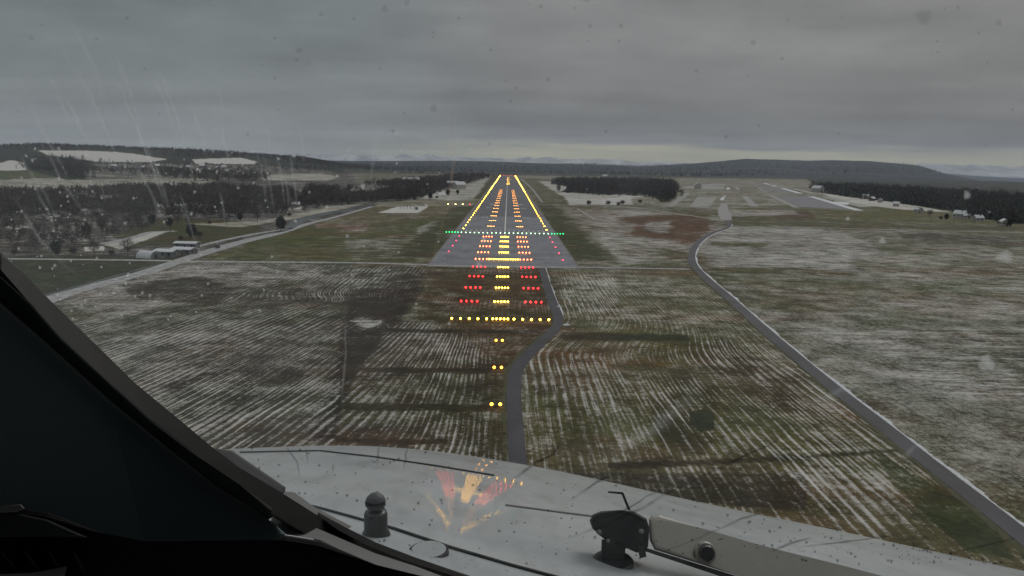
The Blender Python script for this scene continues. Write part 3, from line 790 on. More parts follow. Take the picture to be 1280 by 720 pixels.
# edge lights
ed = dome_mesh('edge_lamp', MT['em_edge'], .36); rd = dome_mesh('edge_lamp', MT['em_magenta'], .32)
ed2 = dome_mesh('edge_lamp', MT['em_edge'], .55, .7)
for s, nm in ((-1, 'left'), (1, 'right')):
    for j in range(1, 90):
        y = TH + 30 * j
        if y > END: break
        o = put('runway_edge_light', ed if j < 25 else ed2, XC + s * 30.3, y, .05)
        tag(o, f'amber runway edge light, {nth(j)} past the threshold in the {nm} row', 'runway light', f'amber lights of the {nm} runway edge')
    for j in range(1, 5 if s < 0 else 6):
        o = put('displaced_edge_light', rd, XC + s * 29.6, TH - 30 * j, .05)
        tag(o, f'pinkish red light on the {nm} pavement edge, {nth(j)} before the green row', 'runway light', f'red pavement edge lights {nm}')
def inset_row(xs, em, r=.24):
    mb = MB()
    for x in xs:
        mb.mat(MT['housing']); mb.lathe((x, 0, 0), [(r * 1.3, 0), (r * 1.15, .035)], 10)
        mb.mat(em); mb.lathe((x, -.05, .035), [(r, .0), (r * .9, .08), (r * .35, .13)], 8)
    return mb.mesh('inset_lights')
tz = inset_row([-2.25, -.75, .75, 2.25], MT['em_tdz'], .42)
for s, nm in ((-1, 'left'), (1, 'right')):
    for j in range(1, 16):
        o = put('touchdown_light_bar', tz, XC + s * 11.0, TH + 60 * j, .05)
        tag(o, f'short orange touchdown light bar in the runway, {nth(j)} past the threshold on the {nm}', 'runway light', f'touchdown zone bars {nm} of the centre line')
fa = inset_row([-3, -1, 1, 3], MT['em_edge'], .7)
for j, D in enumerate((1880, 2080, 2330, 2650)):
    o = put('stop_bar', fa, XC + 2, D, .06)
    tag(o, f'amber light cluster on the far runway centre line, {nth(j + 1)} from this side', 'runway light', 'amber clusters far down the centre line')
rr = dome_mesh('end_lamp', MT['em_red'], .5)
for j in range(8):
    o = put('runway_end_light', rr, XC - 24.5 + 7 * j, END, .05)
    tag(o, f'faint red light across the far runway end, {nth(j + 1)} from the left', 'runway light', 'red runway end lights')
# approach path indicator boxes
def papi(x, y, em, label):
    root = empty('approach_indicator_box', (x, y, 0)); tag(root, label, 'indicator light', 'approach slope indicator boxes')
    b = MB(); b.box((0, .35, .75), (1.3, 1.3, .42)); b.box((0, .35, .975), (1.4, 1.4, .03)); b.build('housing', MT['housing'], root)
    for lx, ly in ((-.5, -.15), (.5, -.15), (0, .85)):
        g2 = MB(); g2.tube((lx, ly, 0), (lx, ly, .56), .05, n=6); g2.lathe((lx, ly, 0), [(.14, 0), (.14, .03)], 8); g2.build('leg', MT['steel'], root)
    l = MB()
    for k in (-.38, 0, .38): l.lathe((k, -.30, .75), [(.19, 0), (.17, .05)], 10, Vector((0, -1, .05)))
    l.build('lens', em, root)
yp = 894.0
for j, off in enumerate((-67, -58.5, -50.2, -42)):
    papi(XC + off, yp, MT['em_papi'] if j < 3 else MT['em_red'],
         (['outermost pale yellow', 'second pale yellow', 'third pale yellow'][j] if j < 3 else 'only red') + ' light of the four indicator boxes left of the runway')

# ------------------------------------------------------------------ trees
def ico_dirs(n, rs):
    v = rs.normal(size=(n, 3)); return v / np.linalg.norm(v, axis=1)[:, None]
def twig_tris(n, rs, H, Rr, z0, ln, wd, droop=0.0):
    """thin triangles spread through an uneven crown"""
    d = ico_dirs(n, rs); rad = rs.uniform(.25, 1.0, n) ** .6
    lump = 1 + .28 * np.sin(d[:, 0] * 5 + 1) * np.cos(d[:, 1] * 4 + d[:, 2] * 3)
    c = d * rad[:, None] * np.array([Rr, Rr, (H - z0) / 2]) * lump[:, None]; c[:, 2] += (H + z0) / 2
    ax = d + rs.normal(size=(n, 3)) * .5; ax[:, 2] += .5; ax /= np.linalg.norm(ax, axis=1)[:, None]
    sd = np.cross(ax, rs.normal(size=(n, 3))); sd /= np.linalg.norm(sd, axis=1)[:, None]
    l = ln * rs.uniform(.6, 1.3, n)[:, None]; w = wd * rs.uniform(.6, 1.3, n)[:, None]
    V = np.stack([c - ax * l * .5 - sd * w * .5, c - ax * l * .5 + sd * w * .5, c + ax * l * .5], 1)
    return V.reshape(-1, 3), np.arange(3 * n).reshape(-1, 3)
def needle_tris(n, rs, H, Rr, z0):
    k = rs.uniform(0, 1, n) ** 1.3; z = z0 + (H - z0) * k
    r = Rr * (1 - k) * rs.uniform(.5, 1.1, n) + .1; a = rs.uniform(0, 2 * np.pi, n)
    inn = np.stack([0 * a, 0 * a, z + .25], 1); o = np.stack([r * np.cos(a), r * np.sin(a), z - r * .35], 1)
    sd = np.stack([-np.sin(a), np.cos(a), 0 * a], 1) * (r * .38)[:, None]
    V = np.stack([inn, o - sd, o + sd], 1)
    return V.reshape(-1, 3), np.arange(3 * n).reshape(-1, 3)
def limb_mesh(seed, H, conif=False):
    rs = random.Random(seed); mb = MB()
    mb.tube((0, 0, -.3), (rs.uniform(-.2, .2), rs.uniform(-.2, .2), H * (.92 if conif else .6)), H * .022, H * (.004 if conif else .011), 7)
    if not conif:
        for k in range(8):
            a = rs.uniform(0, 6.28); z = H * rs.uniform(.25, .58); L = H * rs.uniform(.22, .36)
            m1 = Vector((math.cos(a) * L * .5, math.sin(a) * L * .5, z + L * .55)); m2 = m1 + Vector((math.cos(a + .4) * L * .4, math.sin(a + .4) * L * .4, L * .6))
            mb.tube((0, 0, z), m1, H * .010, H * .006, 5, False); mb.tube(m1, m2, H * .006, H * .002, 5, False)
    return mb
TREES = {}
def tree_meshes(kind, seed):
    key = (kind, seed)
    if key not in TREES:
        rs = np.random.default_rng(seed + 100)
        if kind == 'conifer':
            v, f = needle_tris(420, rs, 14, 3.0, 1.0); cm = MT['needle']
        elif kind == 'shrub':
            v, f = twig_tris(420, rs, 4.5, 2.6, .3, 1.2, .30); cm = MT['twig']
        elif kind == 'dense':
            v, f = twig_tris(900, rs, 11, 3.6, 1.2, 1.3, .75); cm = MT['needle']
        else:
            v, f = twig_tris(650, rs, 12, 4.2, 3.0, 2.0, .13 if kind == 'bare' else .17); cm = MT['twig'] if kind == 'bare' else MT['twig_pale']
        H = {'conifer': 14, 'shrub': 4.5, 'dense': 11}.get(kind, 12)
        TREES[key] = (limb_mesh(seed, H, kind == 'conifer').mesh('trunk', MT['bark']), np_mesh('crown', v, f, cm))
    return TREES[key]
def tree(x, y, kind, seed, scale, label, group, name=None):
    z = float(terrain(np.array(x), np.array(y)))
    root = empty(name or {'conifer': 'conifer_tree', 'shrub': 'shrub', 'dense': 'evergreen_tree'}.get(kind, 'bare_tree'), (x, y, z), random.uniform(0, 6.28))
    root.scale = (scale,) * 3
    tag(root, label, 'tree' if kind != 'shrub' else 'shrub', group)
    t, c = tree_meshes(kind, seed)
    link('trunk', t, root); link('crown', c, root)
    return root
p = G(351, 289)
tree(p.x, p.y, 'dense', 1, .95, 'lone rounded dark tree at the bend of the stream beside the riverside road', None)
def row(pts, kinds, group, what, smin=.7, smax=1.1):
    for i, (px, py) in enumerate(pts):
        q = G(px, py); kd = kinds[i % len(kinds)]
        adj = {'bare': 'bare brown', 'pale': 'bare pale grey', 'conifer': 'dark pointed conifer', 'shrub': 'low bare', 'dense': 'dense dark'}[kd]
        noun = '' if kd == 'conifer' else ' shrub' if kd == 'shrub' else ' tree'
        tree(q.x, q.y, kd, (i * 3) % 4, random.uniform(smin, smax), f'{adj}{noun} {what}, {nth(i + 1)} from the left', group)
row([(18, 318), (44, 313), (70, 321), (92, 318), (118, 322), (140, 319), (160, 322)], ['shrub', 'bare', 'dense', 'shrub', 'bare'], 'trees in front of the sheds',
    'in the rough ground left of the snow-roofed sheds', .6, .9)
row([(212, 284), (222, 281), (236, 283), (262, 280), (283, 281), (300, 276), (322, 277), (345, 271), (362, 270), (380, 266)],
    ['dense', 'bare', 'bare', 'shrub', 'pale'], 'trees along the wood edge', 'on the near edge of the valley wood', .55, .95)
row([(30, 300), (55, 296), (84, 299), (108, 296), (128, 292), (150, 290), (172, 284), (190, 281)], ['bare', 'pale', 'bare', 'dense'],
    'trees in the snowy clearing', 'round the snow patches on the far left', .6, 1.0)
row([(226, 300), (240, 298), (250, 296)], ['shrub', 'dense', 'shrub'], 'bushes on the green meadow', 'on the green meadow behind the sheds', .6, .9)
row([(736, 256), (760, 256), (773, 257), (778, 255.5), (800, 254)], ['shrub'], 'shrubs by the crossing track', 'on the snow right of the runway', .9, 1.4)
row([(528, 247), (538, 249), (546, 248), (560, 245), (572, 243)], ['dense', 'dense', 'shrub'], 'bushes by the far snow field', 'on the snow left of the far runway', .6, .9)
row([(1162, 272), (1176, 274), (1183, 275), (1212, 275), (1222, 274), (1250, 281), (1262, 283)], ['bare', 'shrub', 'dense', 'bare'],
    'trees round the white farmhouse', 'near the white farmhouse at the right', .55, .85)

# woods that read as masses
TRI = PX.size
area = RD ** 2
def wood(name, poly, n, mix, label, cat='woodland', hmin=.75, hmax=1.2, near=None, seed=1, mats=None, clump=None):
    m = inside(PX, PY, poly) & (RD > 300)
    if near: m &= (RD > near[0]) & (RD < near[1])
    if clump is not None: m &= fbm(GX / 70, GY / 110, seed + 60, 3) > clump
    ii = np.flatnonzero(m.ravel())
    if len(ii) == 0: print('EMPTY wood', label); return
    wgt = (RD.ravel()[ii]) ** 0.9; wgt /= wgt.sum()
    rs = np.random.default_rng(seed)
    pick = rs.choice(ii, n, p=wgt)
    step = RD.ravel()[pick] * .004
    X = GX.ravel()[pick] + rs.normal(size=n) * step; Y = GY.ravel()[pick] + rs.normal(size=n) * step * 2
    Z = terrain(X, Y)
    Vs, Fs, Ms = [], [], []; off = 0
    tmpl = []
    for k in range(5):
        r2 = np.random.default_rng(seed * 10 + k)
        tmpl.append({'bare': twig_tris(70, r2, 14, 4.6, 2.5, 3.6, .75), 'conifer': needle_tris(46, r2, 19, 3.4, 1.0),
                     'pale': twig_tris(70, r2, 11, 4.2, 2.0, 3.2, .7)})
    kinds = list(mix); pr = np.array([mix[k] for k in kinds], float); pr /= pr.sum()
    kk = rs.choice(len(kinds), n, p=pr); tt = rs.integers(0, 5, n)
    sc_ = rs.uniform(hmin, hmax, n); an = rs.uniform(0, 6.28, n)
    midx = {'bare': 0, 'conifer': 1, 'pale': 2}
    for a in range(len(kinds)):
        for b in range(5):
            s = np.flatnonzero((kk == a) & (tt == b))
            if not len(s): continue
            v, f = tmpl[b][kinds[a]]
            co, si = np.cos(an[s])[:, None], np.sin(an[s])[:, None]
            S = sc_[s][:, None]
            vx = (v[None, :, 0] * co - v[None, :, 1] * si) * S + X[s][:, None]
            vy = (v[None, :, 0] * si + v[None, :, 1] * co) * S + Y[s][:, None]
            vz = v[None, :, 2] * S + Z[s][:, None] - .5
            Vs.append(np.stack([vx, vy, vz], -1).reshape(-1, 3))
            ff = f[None] + (np.arange(len(s)) * len(v))[:, None, None] + off
            Fs.append(ff.reshape(-1, 3)); Ms.append(np.full(len(s) * len(f), midx[kinds[a]])); off += len(s) * len(v)
    me = np_mesh(name, np.concatenate(Vs), np.concatenate(Fs), mats or [MT['twig'], MT['needle'], MT['twig_pale']], np.concatenate(Ms))
    tag(link(name, me), label, cat, kind='stuff')
wood('valley_woodland', [(-200, 246), (60, 244), (160, 240), (260, 236), (330, 238), (420, 234), (500, 228), (600, 216), (612, 222), (560, 236), (520, 250), (440, 256), (380, 262), (330, 270), (225, 274), (190, 272), (100, 268), (-200, 285)],
     5000, {'bare': 6, 'conifer': 1.5, 'pale': 1.2}, 'dark bare woodland filling the valley between the snowy fields and the runway', seed=2, clump=-.07, hmin=.55, near=(500, 3400))
wood('valley_woodland', [(-200, 282), (30, 270), (130, 274), (200, 282), (160, 294), (110, 306), (-60, 330), (-200, 330)],
     330, {'bare': 5, 'conifer': 1.5, 'pale': 2}, 'scattered rough scrub and bare trees at the far left beside the pillar', hmin=.35, hmax=.7, seed=3)
wood('ridge_forest', [(-300, 165), (700, 165), (700, 212), (430, 212), (320, 197), (230, 197), (200, 192), (130, 188), (46, 187), (-300, 200)],
     6500, {'conifer': 3, 'bare': 2}, 'dark forest covering the long ridge along the left skyline', seed=4, near=(2600, 5200))
wood('hillside_wood', [(30, 204), (56, 196), (92, 197), (112, 206), (110, 222), (96, 225), (78, 216), (40, 212)],
     900, {'conifer': 3, 'bare': 1}, 'dark fir wood on the slope just below the bright snow field', seed=5, near=(1400, 3300))
wood('hillside_wood', [(112, 200), (150, 203), (205, 204), (240, 206), (300, 208), (420, 210), (430, 216), (330, 216), (200, 222), (120, 218)],
     650, {'bare': 2, 'pale': 1, 'conifer': 2}, 'patchy greyish trees among the hillside houses on the left', hmin=.5, hmax=.9, seed=6, near=(1400, 3600))
wood('hillside_wood', [(200, 215), (320, 219), (340, 223), (330, 230), (250, 226), (200, 222)],
     350, {'bare': 2, 'conifer': 1}, 'dark wood strip between two thin white fields on the left slope', seed=7, near=(1200, 3000))
wood('middle_wood', [(690, 226), (720, 223), (810, 221), (838, 226), (848, 238), (838, 252), (828, 253), (818, 246), (740, 244), (700, 240), (715, 234), (690, 230)],
     2000, {'bare': 2, 'conifer': 3}, 'compact dark wood to the right of the runway lights', hmin=.7, hmax=1.0, seed=8, near=(900, 2700))
wood('right_forest', [(1018, 232), (1100, 233), (1190, 240), (1300, 248), (1400, 260), (1400, 300), (1280, 280), (1255, 279), (1205, 266), (1165, 260), (1110, 252), (1060, 246), (1020, 240)],
     4200, {'conifer': 5, 'bare': 1}, 'broad dark conifer forest along the right side below the far ridge', hmin=.8, hmax=1.15, seed=9, near=(650, 2600))
wood('distant_wood', [(430, 205), (1190, 205), (1190, 216), (860, 222), (640, 216), (440, 218)],
     2600, {'conifer': 1, 'bare': 1}, 'distant hazy woods on the low hills along the horizon', hmin=.8, hmax=1.4, seed=10, near=(3200, 11000))

# ------------------------------------------------------------------ buildings
def house(px, py, w, l, h, rz, label, group=None, walls='wall', roof='snow', dist=None, name='house', detail=True, cat='house', flat=False):
    if dist:
        d = ray(px, py); d2 = Vector((d.x, d.y)).normalized() * dist; x, y = d2.x, d2.y
    else:
        q = G(px, py); x, y = q.x, q.y
        for _ in range(12):
            z = float(terrain(np.array(x), np.array(y))); q = G(px, py, min(z, EYE - 2)); x, y = q.x, q.y
    z = float(terrain(np.array(x), np.array(y)))
    root = empty(name, (x, y, z), rz); tag(root, label, cat, group)
    b = MB(); rh = w * (.12 if flat else .38)
    b.box((0, 0, h / 2 - .5), (w, l, h + 1.0))
    b.raw([(-w / 2, -l / 2, h), (w / 2, -l / 2, h), (0, -l / 2, h + rh), (-w / 2, l / 2, h), (w / 2, l / 2, h), (0, l / 2, h + rh)],
          [(0, 1, 2), (5, 4, 3), (0, 3, 4, 1)])
    b.build('wall', MT[walls], root)
    r = MB(); o = .5; t = .3
    for s in (-1, 1):
        e = Vector((s * (w / 2 + o), 0, h - rh * o / (w / 2) + .02)); k = Vector((0, 0, h + rh + .02)); up = Vector((0, 0, t))
        y0, y1 = -l / 2 - o, l / 2 + o
        vs = [(e.x, y0, e.z), (k.x, y0, k.z), (k.x, y1, k.z), (e.x, y1, e.z), (e.x, y0, e.z + t), (k.x, y0, k.z + t), (k.x, y1, k.z + t), (e.x, y1, e.z + t)]
        r.raw(vs, [(0, 1, 2, 3), (4, 7, 6, 5), (0, 4, 5, 1), (3, 2, 6, 7), (0, 3, 7, 4)])
    ro = r.build('roof', MT[roof], root)
    if detail:
        if not flat:
            c = MB(); c.box((w * .18, l * .2, h + rh * .9), (.8, .8, 1.6)); c.build('chimney', MT['wall_brown'], ro)
        nn = max(2, int(l / 3.2))
        for s in (-1, 1):
            for k in range(nn):
                wy = -l / 2 + (k + .5) * l / nn
                wd = MB(); wd.box((s * (w / 2 + .03), wy, h * .55), (.1, 1.1, 1.3)); wd.build('window', MT['pane'], root)
        for s in (-1, 1):
            wd = MB(); wd.box((-w * .2, s * (l / 2 + .03), h * .6), (1.2, .1, 1.3)); wd.build('window', MT['pane'], root)
            wd = MB(); wd.box((w * .2, s * (l / 2 + .03), 1.05), (1.2, .1, 2.1)); wd.build('door', MT['wall_brown'], root)
    return root
# snow-roofed sheds by the riverside road
def shed(px, py, w, l, h, rz, label, arch=False):
    if not arch:
        return house(px, py, w * .9, l * .9, h * .75, rz, label, 'sheds beside the riverside road', 'wall_grey', 'snow', name='shed', cat='shed', flat=True)
    q = G(px, py); root = empty('polytunnel', (q.x, q.y, 0), rz); tag(root, label, 'shed', 'sheds beside the riverside road')
    n = 12
    vs = [(w / 2 * math.cos(math.pi * k / n), s * l / 2, h * math.sin(math.pi * k / n)) for s in (-1, 1) for k in range(n + 1)]
    b = MB(); b.raw(vs, [(k + 1, k, n + 1 + k, n + 2 + k) for k in range(n)]); b.build('cover', MT['snow'], root)
    for s in (0, n + 1):
        e = MB(); e.face([vs[s + k] for k in range(n + 1)]); e.build('end_wall', MT['wall_grey'], root)
    d = MB(); d.box((0, -l / 2 - .04, 1), (1.6, .08, 2)); d.build('door', MT['pane'], root)
shed(186, 322, 7, 9, 3.4, R(70), 'rounded white tunnel shed, leftmost of the group beside the riverside road', True)
shed(209, 320, 8, 11, 3.3, R(80), 'flat snow-covered shed between the tunnel shed and the far shed')
shed(231, 317, 7, 12, 3.2, R(75), 'long grey shed with snowy roof at the right of its group')
shed(234, 310, 6, 13, 3.6, R(85), 'narrow snow-roofed shed standing behind the long grey shed')
# dark van on the riverside road
def van(px, py):
    q = G(px, py); root = empty('parked_van', (q.x, q.y, .06), R(-58)); tag(root, 'small dark van parked beside the riverside road right of the sheds', 'van')
    prof = [(-2.4, .45), (-2.45, 1.1), (-2.3, 1.9), (1.0, 1.95), (1.6, 1.25), (2.35, 1.05), (2.45, .5)]
    m = rough_mat('dark_paint', (.02, .021, .024), (.035, .036, .04), 1, rough=.3, spec=.5)
    b = MB(); n = len(prof)
    vs = [(x, s * .95, z) for s in (-1, 1) for x, z in prof]
    b.raw(vs, [tuple(range(n))[::-1], tuple(range(n, 2 * n))] + [(k, (k + 1) % n, n + (k + 1) % n, n + k) for k in range(n)])
    b.build('body', m, root)
    w = MB(); w.face([(1.05, -.8, 1.9), (1.05, .8, 1.9), (1.62, .8, 1.3), (1.62, -.8, 1.3)]); o = w.build('windscreen', MT['pane'], root); o.location = (.03, 0, .02)
    for s in (-1, 1):
        w = MB(); w.box((.2, s * .96, 1.5), (1.4, .03, .5)); w.build('side_window', MT['pane'], root)
        for x in (-1.55, 1.5):
            t = MB(); t.tube((x, s * .75, .33), (x, s * .98, .33), .33, n=14); wo_ = t.build('wheel', MT['roof_dark'], root)
            t = MB(); t.tube((x, s * .97, .33), (x, s * 1.0, .33), .18, n=12); t.build('rim', MT['steel'], wo_)
        t = MB(); t.box((2.44, s * .7, .8), (.06, .3, .16)); t.build('headlight', MT['steel'], root)
van(272, 310)
# houses in the valley wood
vh = [(168, 262, 9, 12), (200, 262, 8, 11), (222, 263, 10, 15), (250, 262, 8, 10), (263, 261, 8, 11), (291, 259, 9, 14), (315, 257, 8, 9), (370, 259, 9, 12), (345, 242, 10, 12), (402, 246, 9, 12)]
for i, (x, y, w, l) in enumerate(vh):
    house(x, y, w * .62, l * .62, 3.2, R(20 + 37 * i), f'snow-roofed house among the bare valley trees, {nth(i + 1)} from the left', 'houses in the valley wood',
          'wall' if i % 3 else 'wall_brown', 'snow', dist=None)
hv_ = [(226, 206), (236, 205), (252, 203), (262, 204), (272, 202), (280, 203), (286, 198), (301, 204), (180, 206), (172, 210), (196, 209), (214, 209), (155, 208), (142, 207)]
for i, (x, y) in enumerate(hv_):
    house(x, y, 11, 15, 7, R(15 + 50 * i), f'small pale hillside house on the left slope, {nth(i + 1)} of the village houses', 'village houses on the left slope',
          'wall' if i % 2 else 'wall_brown', 'snow' if i % 3 else 'roof_dark', dist=2350 + 60 * (i % 4), detail=False)
hr = [(1120, 258, 9, 10), (1082, 248, 12, 14), (1090, 251, 9, 12), (1100, 253, 9, 12), (1148, 266, 9, 11), (1200, 273, 11, 15), (1208, 274, 7, 8), (1222, 277, 9, 11), (1234, 270, 6, 7), (1255, 282, 8, 16)]
lab = ['small pale house at the left tip of the right forest', 'far white house at the start of the right forest', 'brownish house just right of the far white one',
       'pale cottage on the snow at the forest foot', 'low snow-roofed barn on the white field before the forest', 'large white farmhouse standing out before the dark forest',
       'small white annex beside the large farmhouse', 'low shed with white roof right of the farmhouse', 'tiny white hut inside the dark forest edge', 'long low barn at the far right edge below the forest']
for i, (x, y, w, l) in enumerate(hr):
    house(x, y, w * .72, l * .72, 3.8 if i != 5 else 5, R(60 + 31 * i), lab[i], 'houses along the right forest', 'wall' if i != 2 else 'wall_brown', 'snow', dist=None)
for i, (x, y) in enumerate(((494, 214), (757, 214), (566, 235), (574, 236), (872, 236), (1022, 240), (510, 229), (518, 229))):
    house(x, y, 14, 22, 8, R(40 * i + 10), ['lone white house in the dark distance left of the runway', 'lone white house in the dark hills beyond the middle wood',
          'pale house on the snow left of the far runway', 'second pale house beside the snow left of the far runway', 'low airfield building near the far taxiway',
          'pale shed beyond the far parallel taxiways', 'house roof showing in the far valley wood', 'neighbouring house roof in the far valley wood'][i], None, 'wall', 'snow', detail=False, dist=[2900, 3000, None, None, None, None, None, None][i])
# antenna array on the snow patch
root = empty('antenna_array', G(509, 262)); tag(root, 'small dark antenna array on the white patch left of the runway', 'antenna')
for k in range(5):
    x = (k - 2) * 3.6
    m_ = MB(); m_.tube((x, 0, 0), (x, 0, 3.6), .16, n=6); m_.box((x, 0, 3.3), (1.9, .25, .5)); m_.build('mast', MT['roof_dark'], root)
m_ = MB(); m_.tube((-8, 0, 1.6), (8, 0, 1.6), .1, n=6); m_.build('rail', MT['roof_dark'], root)
m_ = MB(); m_.box((9.5, 1, 1.4), (2.6, 2.2, 2.8)); m_.build('cabinet', MT['wall_grey'], root)
# white marker stones by the access road
for (px, py, s, lb) in ((699, 384, .8, 'snow-capped white marker stone right of the road bend, the farther one'), (708, 407, 1.0, 'snow-capped white marker stone right of the road bend, the nearer one')):
    q = G(px, py); b = MB(); b.lathe((0, 0, -.1), [(s * .9, 0), (s * 1.0, .25), (s * .85, .5), (s * .4, .68), (.05, .72)], 9)
    o = b.build('marker_stone', MT['snow'], smooth=True); o.location = q; o.scale = (1.2, .9, .8); tag(o, lb, 'stone', 'marker stones by the access road')

# ------------------------------------------------------------------ haze
hz = MB(); Z0, Z1 = -420.0, 800.0
hz.box((0, 0, (Z0 + Z1) / 2), (50600, 50600, Z1 - Z0))
m, nt = new_mat('air_haze')
pv = N(nt, 'ShaderNodeVolumePrincipled', ins={'Color': (.68, .76, .90, 1), 'Density': 3.6e-5, 'Anisotropy': 0.0})
o_ = N(nt, 'ShaderNodeOutputMaterial'); nt.links.new(pv.outputs[0], o_.inputs['Volume'])
tag(hz.build('haze', m), kind='stuff')

# ------------------------------------------------------------------ the aircraft: nose, frame, windshield, wiper, cabin
AC = empty('aircraft', (0, 0, EYE - 1.2))
tag(AC, 'aircraft seen from its cockpit: grey nose, black window post, rain-streaked windshield and wiper', 'airplane')
def acpart(name, me, parent=None):
    o = link(name, me); par = parent or AC
    o.parent = par
    o.matrix_parent_inverse = Matrix.Translation((0, 0, -(EYE - 1.2))) if par is AC else Matrix.Identity(4)
    return o
E0 = Vector((0, 0, EYE))
SIL = [(-400, 640), (100, 580), (262, 562), (330, 560), (420, 556), (500, 559), (560, 566), (640, 578), (720, 593), (800, 612), (900, 634), (1000, 654), (1100, 675), (1200, 697), (1280, 714), (1500, 765), (1900, 880)]
saz = []; st_ = []
for x, y in SIL:
    d = ray(x, y); saz.append(math.atan2(d.x, d.y)); st_.append(-d.z / math.hypot(d.x, d.y))
R0, KK = 3.4, 0.076
def Tsil(az): return float(np.interp(az, saz, st_))
def nose_xyz(az, r):
    T = Tsil(az); dr = r - R0
    q = T * r + KK / 2 * dr * dr * (1 if dr < 0 else 3.5)
    return Vector((math.sin(az) * r, math.cos(az) * r, EYE - q))
def nose_px(px, py, lift=0.0):
    d = ray(px, py); az = math.atan2(d.x, d.y); tau = -d.z / math.hypot(d.x, d.y) - Tsil(az)
    b = R0 + max(tau, 0) / KK
    r = b - math.sqrt(max(b * b - R0 * R0, 0))
    v = nose_xyz(az, r); v.z += lift
    return v
azs = np.linspace(saz[0], saz[-1], 160); rs_ = np.concatenate([np.linspace(.75, 3.4, 60), np.linspace(3.5, 5.2, 14)])
# smooth the silhouette table
Tt = np.interp(azs, saz, st_); Tt = np.convolve(np.pad(Tt, 6, 'edge'), np.ones(13) / 13, 'valid')
saz = list(azs); st_ = list(Tt)
V = [nose_xyz(a_, r2) for r2 in rs_ for a_ in azs]
ii = np.arange(len(V)).reshape(len(rs_), len(azs))
q = np.stack([ii[:-1, :-1], ii[:-1, 1:], ii[1:, 1:], ii[1:, :-1]], -1).reshape(-1, 4)[:, ::-1]
m, nt = new_mat('nose_paint')
tc = N(nt, 'ShaderNodeTexCoord'); pos = tc.outputs['Object']
dirt = noise(nt, pos, 2.2, 5, .65); speck = N(nt, 'ShaderNodeTexVoronoi', ins={'Scale': 42.0, 'Randomness': 1.0}); nt.links.new(pos, speck.inputs['Vector'])
c = mixc(nt, ramp(nt, dirt, [(.3, 0.0), (.7, 1.0)]), (.28, .305, .315), (.40, .42, .425))
sz = noise(nt, pos, 9.0, 2, .5)
spk = math_(nt, 'LESS_THAN', speck.outputs['Distance'], math_(nt, 'MULTIPLY', math_(nt, 'SUBTRACT', sz, .44), .75))
c = mixc(nt, math_(nt, 'MULTIPLY', spk, .6), c, (.10, .105, .10))
gr = noise(nt, mapv(nt, pos, (9, 1.4, 9), rot=(0, 0, .35)), 1.5, 4, .6)
c = mixc(nt, ramp(nt, gr, [(.50, 0.0), (.72, .45)]), c, (.20, .205, .19))
bm_ = N(nt, 'ShaderNodeBump', ins={'Strength': 0.03, 'Distance': 0.004})
nt.links.new(math_(nt, 'ADD', noise(nt, pos, 38, 3, .5), math_(nt, 'MULTIPLY', noise(nt, pos, 140, 2, .5), .35)), bm_.inputs['Height'])
out(nt, principled(nt, c, .6, Specular_IOR_Level=.25, Coat_Weight=.42, Coat_Roughness=.03, Coat_Normal=bm_.outputs[0]))
NOSE = acpart('nose', np_mesh('nose', V, q, m, smooth=True))
MT['arm'] = rough_mat('wiper_arm_grey_beige', (.20, .195, .165), (.26, .25, .22), 6, rough=.4, spec=.5)
MT['seam'] = rough_mat('dark_seam', (.02, .022, .022), (.05, .05, .05), 20)
MT['black'] = rough_mat('matt_black', (.006, .006, .007), (.012, .012, .013), 8, rough=.6, spec=.2)
MT['rubber'] = rough_mat('rubber', (.010, .010, .010), (.022, .021, .020), 12, rough=.6)
def nose_line(name, pts, w, m, lift=.004, parent=None):
    q = []
    for (a0, b0), (a1, b1) in zip(pts[:-1], pts[1:]):
        n = max(2, int(math.hypot(a1 - a0, b1 - b0) / 6))
        q += [nose_px(a0 + (a1 - a0) * k / n, b0 + (b1 - b0) * k / n, lift) for k in range(n)]
    q.append(nose_px(*pts[-1], lift)); vs, fs = [], []
    for i, p in enumerate(q):
        d = (q[min(i + 1, len(q) - 1)] - q[max(0, i - 1)]).normalized(); s = d.cross(Vector((0, 0, 1))).normalized() * w / 2
        vs += [p + s, p - s, p - s - Vector((0, 0, .004)), p + s - Vector((0, 0, .004))]
    for i in range(len(q) - 1):
        for k in range(4): fs.append((4 * i + k, 4 * i + (k + 1) % 4, 4 * i + 4 + (k + 1) % 4, 4 * i + 4 + k))
    return acpart(name, np_mesh(name, vs, fs, m), parent)
nose_line('panel_seam', [(300, 566), (400, 564), (470, 572), (545, 583), (618, 595)], .006, MT['seam'])
nose_line('panel_seam', [(632, 632), (700, 641), (740, 646)], .005, MT['gravel'])
nose_line('panel_seam', [(490, 661), (565, 686), (640, 708), (700, 724)], .005, MT['seam'])
nose_line('panel_seam', [(330, 620), (400, 636), (490, 661)], .004, MT['seam'])
# oval fastener plate
cpt = nose_px(536, 690, .004)
b = MB(); b.lathe(cpt, [(.034, -.012), (.034, -.001), (.030, .000)], 24); o = acpart('access_cap', b.mesh('access_cap', MT['seam']))
b = MB(); b.lathe(cpt, [(.029, -.008), (.029, .0015), (.027, .002)], 24); acpart('cap_disc', b.mesh('cap_disc', m), o)
